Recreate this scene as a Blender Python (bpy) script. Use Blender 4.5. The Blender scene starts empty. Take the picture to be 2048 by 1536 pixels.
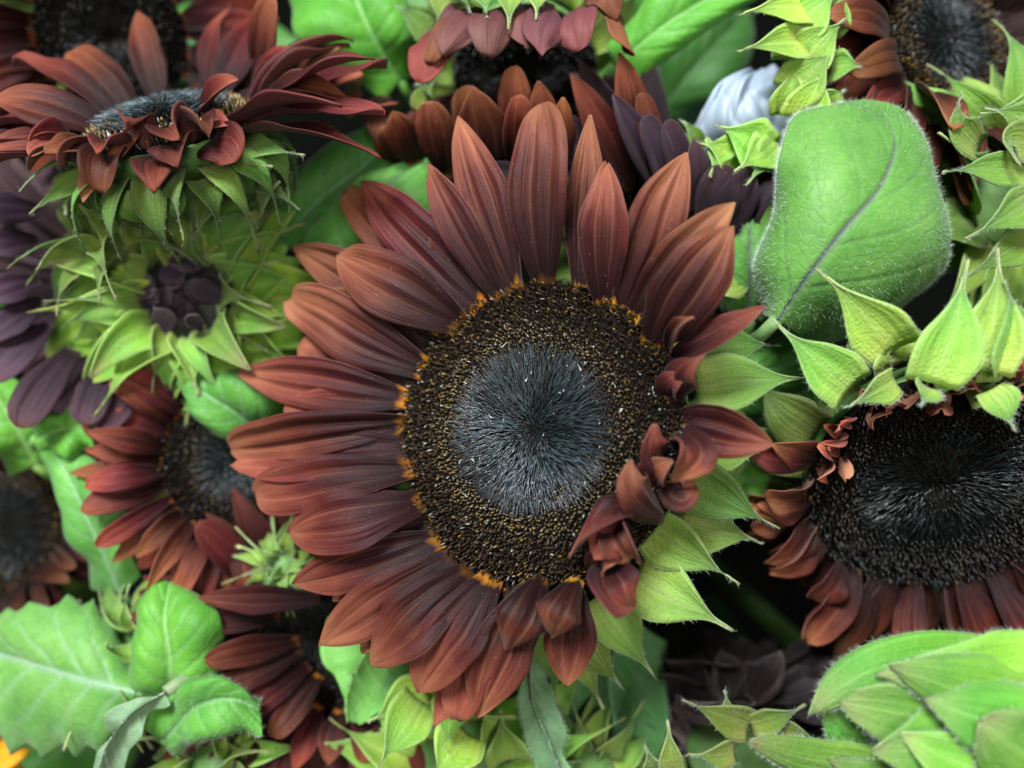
import bpy, math, random
import numpy as np
from mathutils import Vector

random.seed(7)
rng = np.random.default_rng(7)
SC = bpy.context.scene
COL = SC.collection

# ------------------------------------------------------------------ camera
H = 0.75                                    # camera height above the floor (m)
FPX = 1607.0                                # focal length in photo pixels (2048 wide)
cam = bpy.data.cameras.new('camera')
cam.sensor_width = 36.0
cam.lens = 36.0 * FPX / 2048.0
cam.clip_start = 0.01
cam.clip_end = 50.0
cam.dof.use_dof = True
cam.dof.focus_distance = 0.268
cam.dof.aperture_fstop = 3.1
camo = bpy.data.objects.new('camera', cam)
camo.location = (0, 0, H)
camo.rotation_euler = (0, 0, 0)             # looks straight down on the bunches
COL.objects.link(camo)
SC.camera = camo

# ------------------------------------------------------------------ light
world = bpy.data.worlds.new('World')
SC.world = world
world.use_nodes = True
bg = world.node_tree.nodes['Background']
bg.inputs[0].default_value = (0.80, 0.92, 1.0, 1)
bg.inputs[1].default_value = 0.075

def area(name, loc, target, sx, sy, power, col):
    l = bpy.data.lights.new(name, 'AREA')
    l.shape = 'RECTANGLE'
    l.size, l.size_y = sx, sy
    l.energy = power
    l.color = col
    o = bpy.data.objects.new(name, l)
    o.location = loc
    d = Vector(target) - Vector(loc)
    o.rotation_euler = d.to_track_quat('-Z', 'Y').to_euler()
    COL.objects.link(o)
area('window_light', (-0.40, 0.95, 1.70), (0, 0, 0.45), 0.55, 0.45, 58, (0.90, 0.97, 1.0))
area('ceiling_lamp', (0.35, -0.15, 2.1), (0, 0, 0.45), 1.2, 0.25, 15, (1.0, 0.97, 0.92))

SC.view_settings.view_transform = 'Standard'
SC.view_settings.look = 'None'
SC.view_settings.exposure = 0.18
SC.view_settings.gamma = 1.0

# ------------------------------------------------------------------ helpers
def W(px, py, d):
    """point that stands d metres below the camera under this place in the picture"""
    return np.array([(px - 1024.0) / FPX * d, -(py - 768.0) / FPX * d, H - d])

def nrm(v):
    v = np.asarray(v, float)
    return v / (np.linalg.norm(v, axis=-1, keepdims=True) + 1e-12)

def tag(o, label=None, cat=None, group=None, kind=None):
    if label: o['label'] = label
    if cat: o['category'] = cat
    if group: o['group'] = group
    if kind: o['kind'] = kind
    return o

def empty(name, loc):
    o = bpy.data.objects.new(name, None)
    o.empty_display_size = 0.01
    o.location = loc
    COL.objects.link(o)
    return o

def root_loc(p):
    while p.parent is not None:
        p = p.parent
    return np.array(p.location) if p.type == 'EMPTY' else np.zeros(3)

def link(name, verts, faces, mat, parent=None, pv=None, smooth=True, tint=None, tris=None):
    """verts in world coordinates; they are stored relative to the thing's own base"""
    off = np.zeros(3)
    if parent is not None:
        off = root_loc(parent)
    v = np.asarray(verts, float) - off
    me = bpy.data.meshes.new(name)
    if isinstance(faces, np.ndarray):
        nf, k = faces.shape
        me.vertices.add(len(v)); me.vertices.foreach_set('co', v.ravel())
        me.loops.add(nf * k); me.loops.foreach_set('vertex_index', faces.ravel().astype(np.int32))
        me.polygons.add(nf)
        me.polygons.foreach_set('loop_start', np.arange(0, nf * k, k, dtype=np.int32))
        me.update(calc_edges=True)
        me.validate()
    else:
        me.from_pydata(v.tolist(), [], faces)
    if pv is not None:
        a = me.attributes.new('pv', 'FLOAT_COLOR', 'POINT')
        c = np.ones((len(v), 4)); c[:, :pv.shape[1]] = pv
        a.data.foreach_set('color', c.ravel())
    if smooth:
        me.polygons.foreach_set('use_smooth', np.ones(len(me.polygons), dtype=bool))
    me.materials.append(mat)
    o = bpy.data.objects.new(name, me)
    COL.objects.link(o)
    if parent is not None:
        o.parent = parent
    if tint is not None:
        o.color = (*tint, 1)
    return o

_grid = {}
def grid_faces(nt, nu):
    if (nt, nu) in _grid:
        return _grid[nt, nu]
    idx = np.arange(nt * nu).reshape(nt, nu)
    a, b, c, d = idx[:-1, :-1], idx[:-1, 1:], idx[1:, 1:], idx[1:, :-1]
    top = np.stack([a, b, c, d], -1).reshape(-1, 4)
    n = nt * nu
    bot = np.stack([a, d, c, b], -1).reshape(-1, 4) + n
    rim = np.concatenate([idx[0, :], idx[1:, -1], idx[-1, ::-1][1:], idx[::-1, 0][1:]])
    r0, r1 = rim[:-1], rim[1:]
    side = np.stack([r0, r0 + n, r1 + n, r1], -1)
    f = np.concatenate([top, bot, side])
    _grid[nt, nu] = f
    return f

def sheet(name, pos, thick, mat, parent, vein=None, tint=None):
    """closed thin body from a grid of surface points (nt, nu, 3); returns object, normals"""
    nt, nu = pos.shape[:2]
    du = np.gradient(pos, axis=1); dt = np.gradient(pos, axis=0)
    N = nrm(np.cross(du, dt))
    low = pos - N * thick
    v = np.concatenate([pos.reshape(-1, 3), low.reshape(-1, 3)])
    u = np.broadcast_to(np.linspace(0, 1, nu)[None], (nt, nu)).ravel()
    t = np.broadcast_to(np.linspace(0, 1, nt)[:, None], (nt, nu)).ravel()
    b = np.zeros(nt * nu) if vein is None else vein.ravel()
    pv = np.stack([np.r_[u, u], np.r_[t, t], np.r_[b, b], np.r_[np.zeros(nt * nu), np.ones(nt * nu)]], 1)
    o = link(name, v, grid_faces(nt, nu), mat, parent, pv, True, tint)
    return o, N

def bez(P, t):
    t = t[:, None]
    return ((1 - t) ** 3) * P[0] + 3 * ((1 - t) ** 2) * t * P[1] + 3 * (1 - t) * t * t * P[2] + t ** 3 * P[3]

def smooth_noise(n, k, amp):
    """low frequency wobble sampled at n points"""
    x = np.linspace(0, k, n)
    xs = np.arange(k + 2)
    y = rng.normal(0, amp, k + 2)
    f = x - np.floor(x); f = f * f * (3 - 2 * f)
    i = np.floor(x).astype(int)
    return y[i] * (1 - f) + y[i + 1] * f

def blade_grid(P, N, width, prof, nt, nu, cup=0.0, roll=0.0, twist=0.0, chan=0.0, wob=0.0, cup_tip=None):
    t = np.linspace(0, 1, nt) ** 0.92
    mid = bez([np.asarray(p, float) for p in P], t)
    T = nrm(np.gradient(mid, axis=0))
    S = nrm(np.cross(T, np.asarray(N, float)[None]))
    N2 = np.cross(S, T)
    ang = roll + twist * t
    ca, sa = np.cos(ang)[:, None], np.sin(ang)[:, None]
    S, N2 = S * ca + N2 * sa, N2 * ca - S * sa
    u = np.linspace(-1, 1, nu)[None]
    w = (width * 0.5 * prof(t))[:, None]
    fl = 1 + smooth_noise(nt, 6, 0.035)[:, None]; fr = 1 + smooth_noise(nt, 6, 0.035)[:, None]
    w = w * np.where(u < 0, fl, fr)
    c = np.full(nt, cup) if cup_tip is None else cup + (cup_tip - cup) * t
    c = np.where(np.abs(c) < 1e-3, 1e-3, c)[:, None]
    x = np.sin(u * c) / c * w
    z = (1 - np.cos(u * c)) / c * w
    if chan:
        env = np.clip(np.sin(np.pi * np.clip(t, 0, 1)) * 1.3, 0.15, 1)[:, None]
        f1, f2, f3 = rng.uniform(-0.7, 0.7, 3); a1, a2, a3 = rng.uniform(0.25, 0.6), rng.uniform(0.05, 0.25), rng.uniform(0.02, 0.12)
        z = z + chan * w * env * (a1 * np.cos(u * 3 * np.pi + f1) + a2 * np.cos(u * 5.3 * np.pi + f2 + t[:, None]) + a3 * np.cos(u * 9 * np.pi + f3 + 2 * t[:, None]))
    if wob:
        e1 = smooth_noise(nt, 4, wob)[:, None]; e2 = smooth_noise(nt, 4, wob)[:, None]
        z = z + width * (np.clip(u, 0, 1) ** 2 * e1 + np.clip(-u, 0, 1) ** 2 * e2)
        x = x + width * smooth_noise(nt, 3, wob * 0.4)[:, None]
    pos = mid[:, None] + S[:, None] * x[..., None] + N2[:, None] * z[..., None]
    return pos

def prof_petal(t):
    b = 0.34 + 0.66 * np.sin(np.clip(t / 0.52, 0, 1) * np.pi / 2) ** 1.2
    e = np.where(t > 0.52, np.sqrt(np.clip(1 - ((t - 0.52) / 0.485) ** 2.3, 0.0, 1)), 1)
    return np.maximum(b * e, 0.03)

def prof_petal_pointed(t):
    b = 0.32 + 0.68 * np.sin(np.clip(t / 0.48, 0, 1) * np.pi / 2) ** 1.1
    e = np.where(t > 0.48, np.clip(1 - ((t - 0.48) / 0.525) ** 1.75, 0.0, 1), 1)
    return np.maximum(b * e, 0.025)

def prof_bract(t):
    b = 0.80 + 0.20 * np.sin(np.clip(t / 0.3, 0, 1) * np.pi / 2)
    e = np.where(t > 0.22, 0.5 * (1 + np.cos(np.pi * np.clip((t - 0.22) / 0.62, 0, 1))) * 0.90 + 0.10 * np.clip((1 - t) / 0.78, 0, 1), 1)
    return np.maximum(b * e, 0.018)

def prof_bract_broad(t):
    b = 0.70 + 0.30 * np.sin(np.clip(t / 0.35, 0, 1) * np.pi / 2)
    e = np.where(t > 0.35, np.clip(1 - ((t - 0.35) / 0.66) ** 1.6, 0, 1) , 1)
    return np.maximum(b * e, 0.018)

def prof_round(t):
    b = 0.75 + 0.25 * np.sin(np.clip(t / 0.4, 0, 1) * np.pi / 2)
    e = np.where(t > 0.4, np.clip(1 - ((t - 0.4) / 0.605) ** 2.6, 0, 1) ** 0.75, 1)
    return np.maximum(b * e, 0.02)

def prof_leaf(t):
    b = 0.25 + 0.75 * np.sin(np.clip(t / 0.30, 0, 1) * np.pi / 2) ** 0.7
    e = np.where(t > 0.30, np.clip(1 - ((t - 0.30) / 0.705) ** 1.6, 0, 1), 1)
    return np.maximum(b * e, 0.015)

def tube(name, pts, rad, mat, parent, k=8, tint=None):
    pts = np.asarray(pts, float); n = len(pts)
    T = nrm(np.gradient(pts, axis=0))
    ref = np.array([1.0, 0.3, 0.1])
    S = nrm(np.cross(T, ref)); B = np.cross(T, S)
    a = np.linspace(0, 2 * np.pi, k, endpoint=False)
    r = np.asarray(rad, float)[:, None, None] * (1 + 0.06 * np.sin(a * 5))[None, :, None]
    v = pts[:, None] + r * (S[:, None] * np.cos(a)[None, :, None] + B[:, None] * np.sin(a)[None, :, None])
    idx = np.arange(n * k).reshape(n, k)
    nx = np.roll(idx, -1, 1)
    f = np.stack([idx[:-1], nx[:-1], nx[1:], idx[1:]], -1).reshape(-1, 4).tolist()
    f.append(idx[0, ::-1].tolist()); f.append(idx[-1].tolist())
    t = np.repeat(np.linspace(0, 1, n), k); uu = np.tile(np.linspace(0, 1, k), n)
    pv = np.stack([uu, t, np.zeros_like(t), np.zeros_like(t)], 1)
    return link(name, v.reshape(-1, 3), f, mat, parent, pv, True, tint)

def cones(base, direc, length, width, bend=None, seg=2):
    """many thin tapered spikes as arrays: verts, quad faces (triangular section, seg pieces)"""
    n = len(base)
    direc = nrm(direc)
    ref = nrm(rng.normal(size=(n, 3)))
    S = nrm(np.cross(direc, ref)); B = np.cross(direc, S)
    length = np.broadcast_to(length, (n,)); width = np.broadcast_to(width, (n,))
    rings = []
    for s in range(seg + 1):
        q = s / seg
        c = base + direc * (length * q)[:, None]
        if bend is not None:
            c = c + bend * (length * q * q)[:, None]
        r = width * (1 - q * 0.88)
        for k in range(3):
            a = 2 * np.pi * k / 3
            rings.append(c + (S * math.cos(a) + B * math.sin(a)) * r[:, None])
    v = np.stack(rings, 1).reshape(-1, 3)
    m = 3 * (seg + 1)
    f = []
    for s in range(seg):
        for k in range(3):
            k2 = (k + 1) % 3
            f.append([s * 3 + k, s * 3 + k2, (s + 1) * 3 + k2, (s + 1) * 3 + k])
    f = np.array(f)
    F = (np.arange(n)[:, None, None] * m + f[None]).reshape(-1, 4)
    return v, F, m

def hairs(parent, pos, N, mat, n_edge=500, n_face=300, length=0.0016, width=0.00006, name='hairs'):
    """fine hairs on the margins and the upper face of a leaf or bract grid"""
    nt, nu = pos.shape[:2]
    B, D = [], []
    for s in (0, nu - 1):
        m = n_edge // 2
        x = rng.uniform(0, nt - 1.001, m); i = x.astype(int); f = (x - i)[:, None]
        p = pos[i, s] * (1 - f) + pos[i + 1, s] * f
        inn = pos[i, 1 if s == 0 else nu - 2]
        d = nrm(p - inn) + 0.5 * N[i, s] + rng.normal(0, 0.35, (m, 3))
        B.append(p); D.append(d)
    if n_face:
        i = rng.integers(0, nt - 1, n_face); j = rng.integers(0, nu - 1, n_face)
        f = rng.random((n_face, 2))
        p = pos[i, j] * (1 - f[:, :1]) + pos[i + 1, j] * f[:, :1]
        p = p + (pos[i, j + 1] - pos[i, j]) * f[:, 1:]
        B.append(p); D.append(N[i, j] + rng.normal(0, 0.5, (n_face, 3)))
    B = np.concatenate(B); D = np.concatenate(D)
    L = length * rng.uniform(0.5, 1.3, len(B))
    v, F, m = cones(B, D, L, width)
    o = link(name, v, F, mat, parent, None, True)
    o['kind'] = 'stuff'
    return o

# ------------------------------------------------------------------ materials
def newmat(name):
    m = bpy.data.materials.new(name); m.use_nodes = True
    nt = m.node_tree
    b = nt.nodes['Principled BSDF']
    return m, nt, b

def node(nt, typ, **kw):
    n = nt.nodes.new(typ)
    for k, v in kw.items():
        setattr(n, k, v)
    return n

def ramp(nt, fac, stops, interp='LINEAR'):
    r = node(nt, 'ShaderNodeValToRGB')
    r.color_ramp.interpolation = interp
    e = r.color_ramp.elements
    while len(e) < len(stops):
        e.new(0.5)
    for k, (p, c) in enumerate(stops):
        e[k].position = p; e[k].color = (*c, 1)
    nt.links.new(fac, r.inputs[0])
    return r.outputs[0]

def mix(nt, a, b, fac, blend='MIX'):
    m = node(nt, 'ShaderNodeMix', data_type='RGBA', blend_type=blend)
    for k, x in ((6, a), (7, b)):
        if isinstance(x, tuple): m.inputs[k].default_value = (*x, 1)
        else: nt.links.new(x, m.inputs[k])
    if isinstance(fac, (int, float)): m.inputs[0].default_value = fac
    else: nt.links.new(fac, m.inputs[0])
    return m.outputs[2]

def math_(nt, op, a, b=None, clamp=False):
    m = node(nt, 'ShaderNodeMath', operation=op, use_clamp=clamp)
    for k, x in ((0, a), (1, b)):
        if x is None: continue
        if isinstance(x, (int, float)): m.inputs[k].default_value = x
        else: nt.links.new(x, m.inputs[k])
    return m.outputs[0]

def noise(nt, vec, scale, detail=3, rough=0.55):
    n = node(nt, 'ShaderNodeTexNoise')
    n.inputs['Scale'].default_value = scale
    n.inputs['Detail'].default_value = detail
    n.inputs['Roughness'].default_value = rough
    if vec is not None: nt.links.new(vec, n.inputs['Vector'])
    return n.outputs[0]

def pv_nodes(nt):
    a = node(nt, 'ShaderNodeAttribute', attribute_name='pv')
    s = node(nt, 'ShaderNodeSeparateColor')
    nt.links.new(a.outputs['Color'], s.inputs[0])
    oi = node(nt, 'ShaderNodeObjectInfo')
    return s.outputs[0], s.outputs[1], s.outputs[2], a.outputs['Alpha'], oi

def comb(nt, x, y, z):
    c = node(nt, 'ShaderNodeCombineXYZ')
    for k, v in enumerate((x, y, z)):
        if isinstance(v, (int, float)): c.inputs[k].default_value = v
        else: nt.links.new(v, c.inputs[k])
    return c.outputs[0]

def bump(nt, b, h, strength, dist):
    n = node(nt, 'ShaderNodeBump')
    n.inputs['Strength'].default_value = strength
    n.inputs['Distance'].default_value = dist
    nt.links.new(h, n.inputs['Height'])
    nt.links.new(n.outputs[0], b.inputs['Normal'])

def petal_material(name='petal', yellow=False, purple=False):
    m, nt, b = newmat(name)
    u, v, _, side, oi = pv_nodes(nt)
    rnd = math_(nt, 'MULTIPLY', oi.outputs['Random'], 37.0)
    tc = node(nt, 'ShaderNodeTexCoord')
    # where along the petal a colour sits varies from petal to petal and in streaks
    streak = noise(nt, comb(nt, math_(nt, 'MULTIPLY', u, 16), math_(nt, 'MULTIPLY', v, 1.6), rnd), 1.0, 4, 0.65)
    patch = noise(nt, comb(nt, math_(nt, 'MULTIPLY', u, 2.5), math_(nt, 'MULTIPLY', v, 2.5), rnd), 1.0, 3)
    vv = math_(nt, 'ADD', v, math_(nt, 'MULTIPLY', math_(nt, 'SUBTRACT', streak, 0.5), 0.22))
    vv = math_(nt, 'ADD', vv, math_(nt, 'MULTIPLY', math_(nt, 'SUBTRACT', patch, 0.5), 0.5))
    vv = math_(nt, 'ADD', vv, math_(nt, 'MULTIPLY', math_(nt, 'SUBTRACT', oi.outputs['Random'], 0.5), 0.16))
    if yellow:
        col = ramp(nt, vv, [(0, (0.5, 0.14, 0.01)), (0.5, (0.75, 0.33, 0.01)), (1, (0.80, 0.42, 0.02))])
        back = ramp(nt, vv, [(0, (0.5, 0.3, 0.03)), (1, (0.7, 0.4, 0.03))])
    elif purple:
        col = ramp(nt, vv, [(0.0, (0.014, 0.009, 0.014)), (0.4, (0.034, 0.020, 0.032)), (0.8, (0.075, 0.046, 0.066)), (1.0, (0.110, 0.062, 0.066))])
        back = ramp(nt, vv, [(0, (0.04, 0.03, 0.04)), (1, (0.12, 0.085, 0.11))])
    else:
        col = ramp(nt, vv, [(0.10, (0.013, 0.0030, 0.004)), (0.34, (0.030, 0.0050, 0.0055)), (0.54, (0.082, 0.0150, 0.0115)),
                            (0.78, (0.190, 0.053, 0.031)), (1.0, (0.330, 0.118, 0.060))])
        # yellow claw where the petal leaves the head
        claw = math_(nt, 'SUBTRACT', 1.0, math_(nt, 'MULTIPLY', math_(nt, 'SUBTRACT', math_(nt, 'ADD', v, math_(nt, 'MULTIPLY', patch, 0.16)), 0.090), 26.0), True)
        claw = math_(nt, 'MULTIPLY', claw, math_(nt, 'MULTIPLY', math_(nt, 'FRACT', math_(nt, 'MULTIPLY', oi.outputs['Random'], 53.1)), 1.1), True)
        col = mix(nt, col, (0.60, 0.23, 0.012), claw)
        back = ramp(nt, vv, [(0, (0.16, 0.075, 0.05)), (0.3, (0.17, 0.062, 0.06)), (1, (0.30, 0.13, 0.095))])
    # pale nerves running lengthwise
    nerve = noise(nt, comb(nt, math_(nt, 'MULTIPLY', u, 30), math_(nt, 'MULTIPLY', v, 0.7), rnd), 1.0, 2, 0.5)
    nv = ramp(nt, nerve, [(0.50, (0, 0, 0)), (0.72, (1, 1, 1))])
    col = mix(nt, col, mix(nt, col, (0.16, 0.13, 0.18) if purple else (0.46, 0.17, 0.08), 0.55), math_(nt, 'MULTIPLY', nv, math_(nt, 'MULTIPLY', v, 0.30)))
    wig = math_(nt, 'MULTIPLY', math_(nt, 'SUBTRACT', noise(nt, comb(nt, math_(nt, 'MULTIPLY', v, 2.0), rnd, 0.0), 1.0, 2), 0.5), 0.10)
    for u0 in (() if purple or yellow else (0.34, 0.66)):
        dd = math_(nt, 'DIVIDE', math_(nt, 'SUBTRACT', math_(nt, 'ADD', math_(nt, 'ADD', u, wig), math_(nt, 'MULTIPLY', math_(nt, 'FRACT', math_(nt, 'MULTIPLY', oi.outputs['Random'], 7.13)), 0.08)), u0 + 0.04), 0.016)
        ln = math_(nt, 'DIVIDE', 1.0, math_(nt, 'ADD', 1.0, math_(nt, 'MULTIPLY', dd, dd)))
        col = mix(nt, col, (0.42, 0.16, 0.075), math_(nt, 'MULTIPLY', ln, math_(nt, 'MULTIPLY', v, 0.36)))
    col = mix(nt, col, back, side)
    fine = noise(nt, tc.outputs['Object'], 1500, 3, 0.7)
    col = mix(nt, col, mix(nt, (0.62, 0.62, 0.62), (1.35, 1.35, 1.35), fine), 0.55, 'MULTIPLY')
    col = mix(nt, col, oi.outputs['Color'], 1.0, 'MULTIPLY')
    # grains of pollen and dust
    vo = node(nt, 'ShaderNodeTexVoronoi'); vo.inputs['Scale'].default_value = 1300
    nt.links.new(tc.outputs['Object'], vo.inputs['Vector'])
    sp = node(nt, 'ShaderNodeSeparateColor'); nt.links.new(vo.outputs['Color'], sp.inputs[0])
    dust = math_(nt, 'MULTIPLY', math_(nt, 'LESS_THAN', vo.outputs['Distance'], 0.22), math_(nt, 'GREATER_THAN', sp.outputs[0], 0.982))
    col = mix(nt, col, (0.55, 0.46, 0.42), math_(nt, 'MULTIPLY', dust, 0.28))
    hs = node(nt, 'ShaderNodeHueSaturation')
    nt.links.new(col, hs.inputs['Color'])
    nt.links.new(math_(nt, 'ADD', 0.486, math_(nt, 'MULTIPLY', math_(nt, 'FRACT', math_(nt, 'MULTIPLY', oi.outputs['Random'], 91.3)), 0.03)), hs.inputs['Hue'])
    nt.links.new(math_(nt, 'ADD', 0.8, math_(nt, 'MULTIPLY', math_(nt, 'FRACT', math_(nt, 'MULTIPLY', oi.outputs['Random'], 17.7)), 0.4)), hs.inputs['Value'])
    nt.links.new(hs.outputs[0], b.inputs['Base Color'])
    b.inputs['Roughness'].default_value = 0.48
    b.inputs['Specular IOR Level'].default_value = 0.17
    b.inputs['Sheen Weight'].default_value = 0.30 if purple else 0.09
    b.inputs['Sheen Roughness'].default_value = 0.4
    b.inputs['Sheen Tint'].default_value = (0.9, 0.7, 0.65, 1)
    h = math_(nt, 'ADD', math_(nt, 'MULTIPLY', streak, 1.0), math_(nt, 'MULTIPLY', nerve, 0.8))
    h = math_(nt, 'ADD', h, math_(nt, 'MULTIPLY', fine, 0.45))
    bump(nt, b, h, 0.6, 0.0007)
    thin(nt, b, hs.outputs[0], 0.12, (1.6, 0.9, 0.7))
    return m

def bract_material():
    m, nt, b = newmat('bract')
    u, v, _, side, oi = pv_nodes(nt)
    tc = node(nt, 'ShaderNodeTexCoord')
    rnd = math_(nt, 'MULTIPLY', oi.outputs['Random'], 37.0)
    n1 = noise(nt, tc.outputs['Object'], 160, 4)
    vv = math_(nt, 'ADD', v, math_(nt, 'MULTIPLY', math_(nt, 'SUBTRACT', n1, 0.5), 0.35))
    col = ramp(nt, vv, [(0.0, (0.36, 0.48, 0.11)), (0.30, (0.20, 0.38, 0.055)), (0.68, (0.130, 0.285, 0.05)),
                        (0.88, (0.25, 0.31, 0.11)), (1.0, (0.36, 0.29, 0.18))])
    st = noise(nt, comb(nt, math_(nt, 'MULTIPLY', u, 13), math_(nt, 'MULTIPLY', v, 1.4), rnd), 1.0, 3)
    col = mix(nt, col, mix(nt, (0.45, 0.55, 0.40), (1.5, 1.4, 1.5), st), 0.85, 'MULTIPLY')
    ml = math_(nt, 'DIVIDE', math_(nt, 'SUBTRACT', u, 0.5), 0.03)
    ml = math_(nt, 'DIVIDE', 1.0, math_(nt, 'ADD', 1.0, math_(nt, 'MULTIPLY', ml, ml)))
    col = mix(nt, col, (0.40, 0.50, 0.20), math_(nt, 'MULTIPLY', ml, 0.35))
    spot = ramp(nt, noise(nt, tc.outputs['Object'], 330, 5, 0.7), [(0.60, (0, 0, 0)), (0.74, (1, 1, 1))])
    col = mix(nt, col, (0.11, 0.13, 0.035), math_(nt, 'MULTIPLY', spot, 0.55))
    edge = math_(nt, 'POWER', math_(nt, 'ABSOLUTE', math_(nt, 'SUBTRACT', math_(nt, 'MULTIPLY', u, 2), 1)), 9)
    col = mix(nt, col, (0.36, 0.48, 0.20), math_(nt, 'MULTIPLY', edge, 0.6))
    col = mix(nt, col, oi.outputs['Color'], 1.0, 'MULTIPLY')
    hs = node(nt, 'ShaderNodeHueSaturation')
    nt.links.new(col, hs.inputs['Color'])
    nt.links.new(math_(nt, 'ADD', 0.470, math_(nt, 'MULTIPLY', oi.outputs['Random'], 0.04)), hs.inputs['Hue'])
    nt.links.new(math_(nt, 'ADD', 0.78, math_(nt, 'MULTIPLY', math_(nt, 'FRACT', math_(nt, 'MULTIPLY', oi.outputs['Random'], 17.7)), 0.4)), hs.inputs['Value'])
    nt.links.new(hs.outputs[0], b.inputs['Base Color'])
    b.inputs['Roughness'].default_value = 0.50
    b.inputs['Specular IOR Level'].default_value = 0.4
    b.inputs['Sheen Weight'].default_value = 0.12
    f = noise(nt, tc.outputs['Object'], 900, 3)
    bump(nt, b, math_(nt, 'ADD', math_(nt, 'MULTIPLY', st, 1.2), math_(nt, 'MULTIPLY', f, 0.7)), 0.8, 0.0009)
    thin(nt, b, hs.outputs[0], 0.28)
    return m

def thin(nt, b, col, amount, hue=(1.25, 1.3, 0.6)):
    """a little light comes through thin tissue"""
    tr = node(nt, 'ShaderNodeBsdfTranslucent')
    c = mix(nt, col, hue, 1.0, 'MULTIPLY')
    nt.links.new(c, tr.inputs['Color'])
    ms = node(nt, 'ShaderNodeMixShader')
    ms.inputs[0].default_value = amount
    nt.links.new(b.outputs[0], ms.inputs[1]); nt.links.new(tr.outputs[0], ms.inputs[2])
    out = nt.nodes['Material Output']
    nt.links.new(ms.outputs[0], out.inputs['Surface'])

def leaf_material(name, vein_col):
    m, nt, b = newmat(name)
    u, v, vein, side, oi = pv_nodes(nt)
    tc = node(nt, 'ShaderNodeTexCoord')
    n1 = noise(nt, tc.outputs['Object'], 45, 4)
    n2 = noise(nt, tc.outputs['Object'], 420, 3)
    col = ramp(nt, n1, [(0.25, (0.058, 0.200, 0.022)), (0.5, (0.095, 0.285, 0.034)), (0.75, (0.155, 0.375, 0.058))])
    col = mix(nt, col, mix(nt, (0.72, 0.75, 0.7), (1.25, 1.22, 1.2), n2), 0.7, 'MULTIPLY')
    col = mix(nt, col, (0.155, 0.31, 0.125), math_(nt, 'MULTIPLY', side, 0.55))
    vo = node(nt, 'ShaderNodeTexVoronoi', feature='DISTANCE_TO_EDGE')
    wv = node(nt, 'ShaderNodeVectorMath', operation='ADD')
    nz = node(nt, 'ShaderNodeTexNoise'); nz.inputs['Scale'].default_value = 120
    sc = node(nt, 'ShaderNodeVectorMath', operation='SCALE'); sc.inputs['Scale'].default_value = 0.006
    nt.links.new(tc.outputs['Object'], nz.inputs['Vector'])
    nt.links.new(nz.outputs['Color'], sc.inputs[0])
    nt.links.new(tc.outputs['Object'], wv.inputs[0]); nt.links.new(sc.outputs[0], wv.inputs[1])
    nt.links.new(wv.outputs[0], vo.inputs['Vector'])
    vo.inputs['Scale'].default_value = 230
    ret = math_(nt, 'SUBTRACT', 1.0, math_(nt, 'MULTIPLY', vo.outputs[0], 9.0), True)
    col = mix(nt, col, (0.075, 0.19, 0.055), math_(nt, 'MULTIPLY', ret, 0.16))
    col = mix(nt, col, vein_col, math_(nt, 'POWER', vein, 1.6))
    col = mix(nt, col, oi.outputs['Color'], 1.0, 'MULTIPLY')
    nt.links.new(col, b.inputs['Base Color'])
    b.inputs['Roughness'].default_value = 0.55
    b.inputs['Specular IOR Level'].default_value = 0.36
    b.inputs['Sheen Weight'].default_value = 0.15
    h = math_(nt, 'SUBTRACT', math_(nt, 'MULTIPLY', n2, 0.6), math_(nt, 'MULTIPLY', ret, 0.20))
    bump(nt, b, h, 0.6, 0.0008)
    thin(nt, b, col, 0.22)
    return m

def vcol_material(name, rough, spec, bumpy=0):
    m, nt, b = newmat(name)
    a = node(nt, 'ShaderNodeAttribute', attribute_name='pv')
    nt.links.new(a.outputs['Color'], b.inputs['Base Color'])
    b.inputs['Roughness'].default_value = rough
    b.inputs['Specular IOR Level'].default_value = spec
    return m

def plain(name, col, rough, spec=0.5, scale=300, var=0.5):
    m, nt, b = newmat(name)
    tc = node(nt, 'ShaderNodeTexCoord')
    n = noise(nt, tc.outputs['Object'], scale, 4)
    lo = tuple(c * (1 - var) for c in col); hi = tuple(c * (1 + var) for c in col)
    oi = node(nt, 'ShaderNodeObjectInfo')
    nt.links.new(mix(nt, mix(nt, lo, hi, n), oi.outputs['Color'], 1.0, 'MULTIPLY'), b.inputs['Base Color'])
    b.inputs['Roughness'].default_value = rough
    b.inputs['Specular IOR Level'].default_value = spec
    bump(nt, b, n, 0.4, 0.001)
    return m

M_PETAL = petal_material()
M_YELLOW = petal_material('yellow_petal', True)
M_PURPLE = petal_material('purple_petal', False, True)
M_BRACT = bract_material()
M_LEAF = leaf_material('leaf', (0.20, 0.36, 0.15))
M_LEAFD = leaf_material('leaf_dark_vein', (0.085, 0.095, 0.085))
M_SPINE = vcol_material('button_spines', 0.28, 0.7)
M_FLORET = vcol_material('florets', 0.45, 0.45)
M_DISC = plain('disc_base', (0.006, 0.005, 0.004), 0.9, 0.05, 900)
M_STEM = plain('stem', (0.11, 0.22, 0.055), 0.55, 0.4, 200)
M_HAIR = plain('hair', (0.62, 0.70, 0.60), 0.5, 0.4, 100, 0.1)
M_FLECK = plain('fleck', (0.75, 0.76, 0.72), 0.4, 0.5, 200, 0.1)
M_GROUND = plain('ground', (0.003, 0.0036, 0.0028), 0.95, 0.02, 25, 0.6)  # near black, so gaps between the heads read as deep shade

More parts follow.
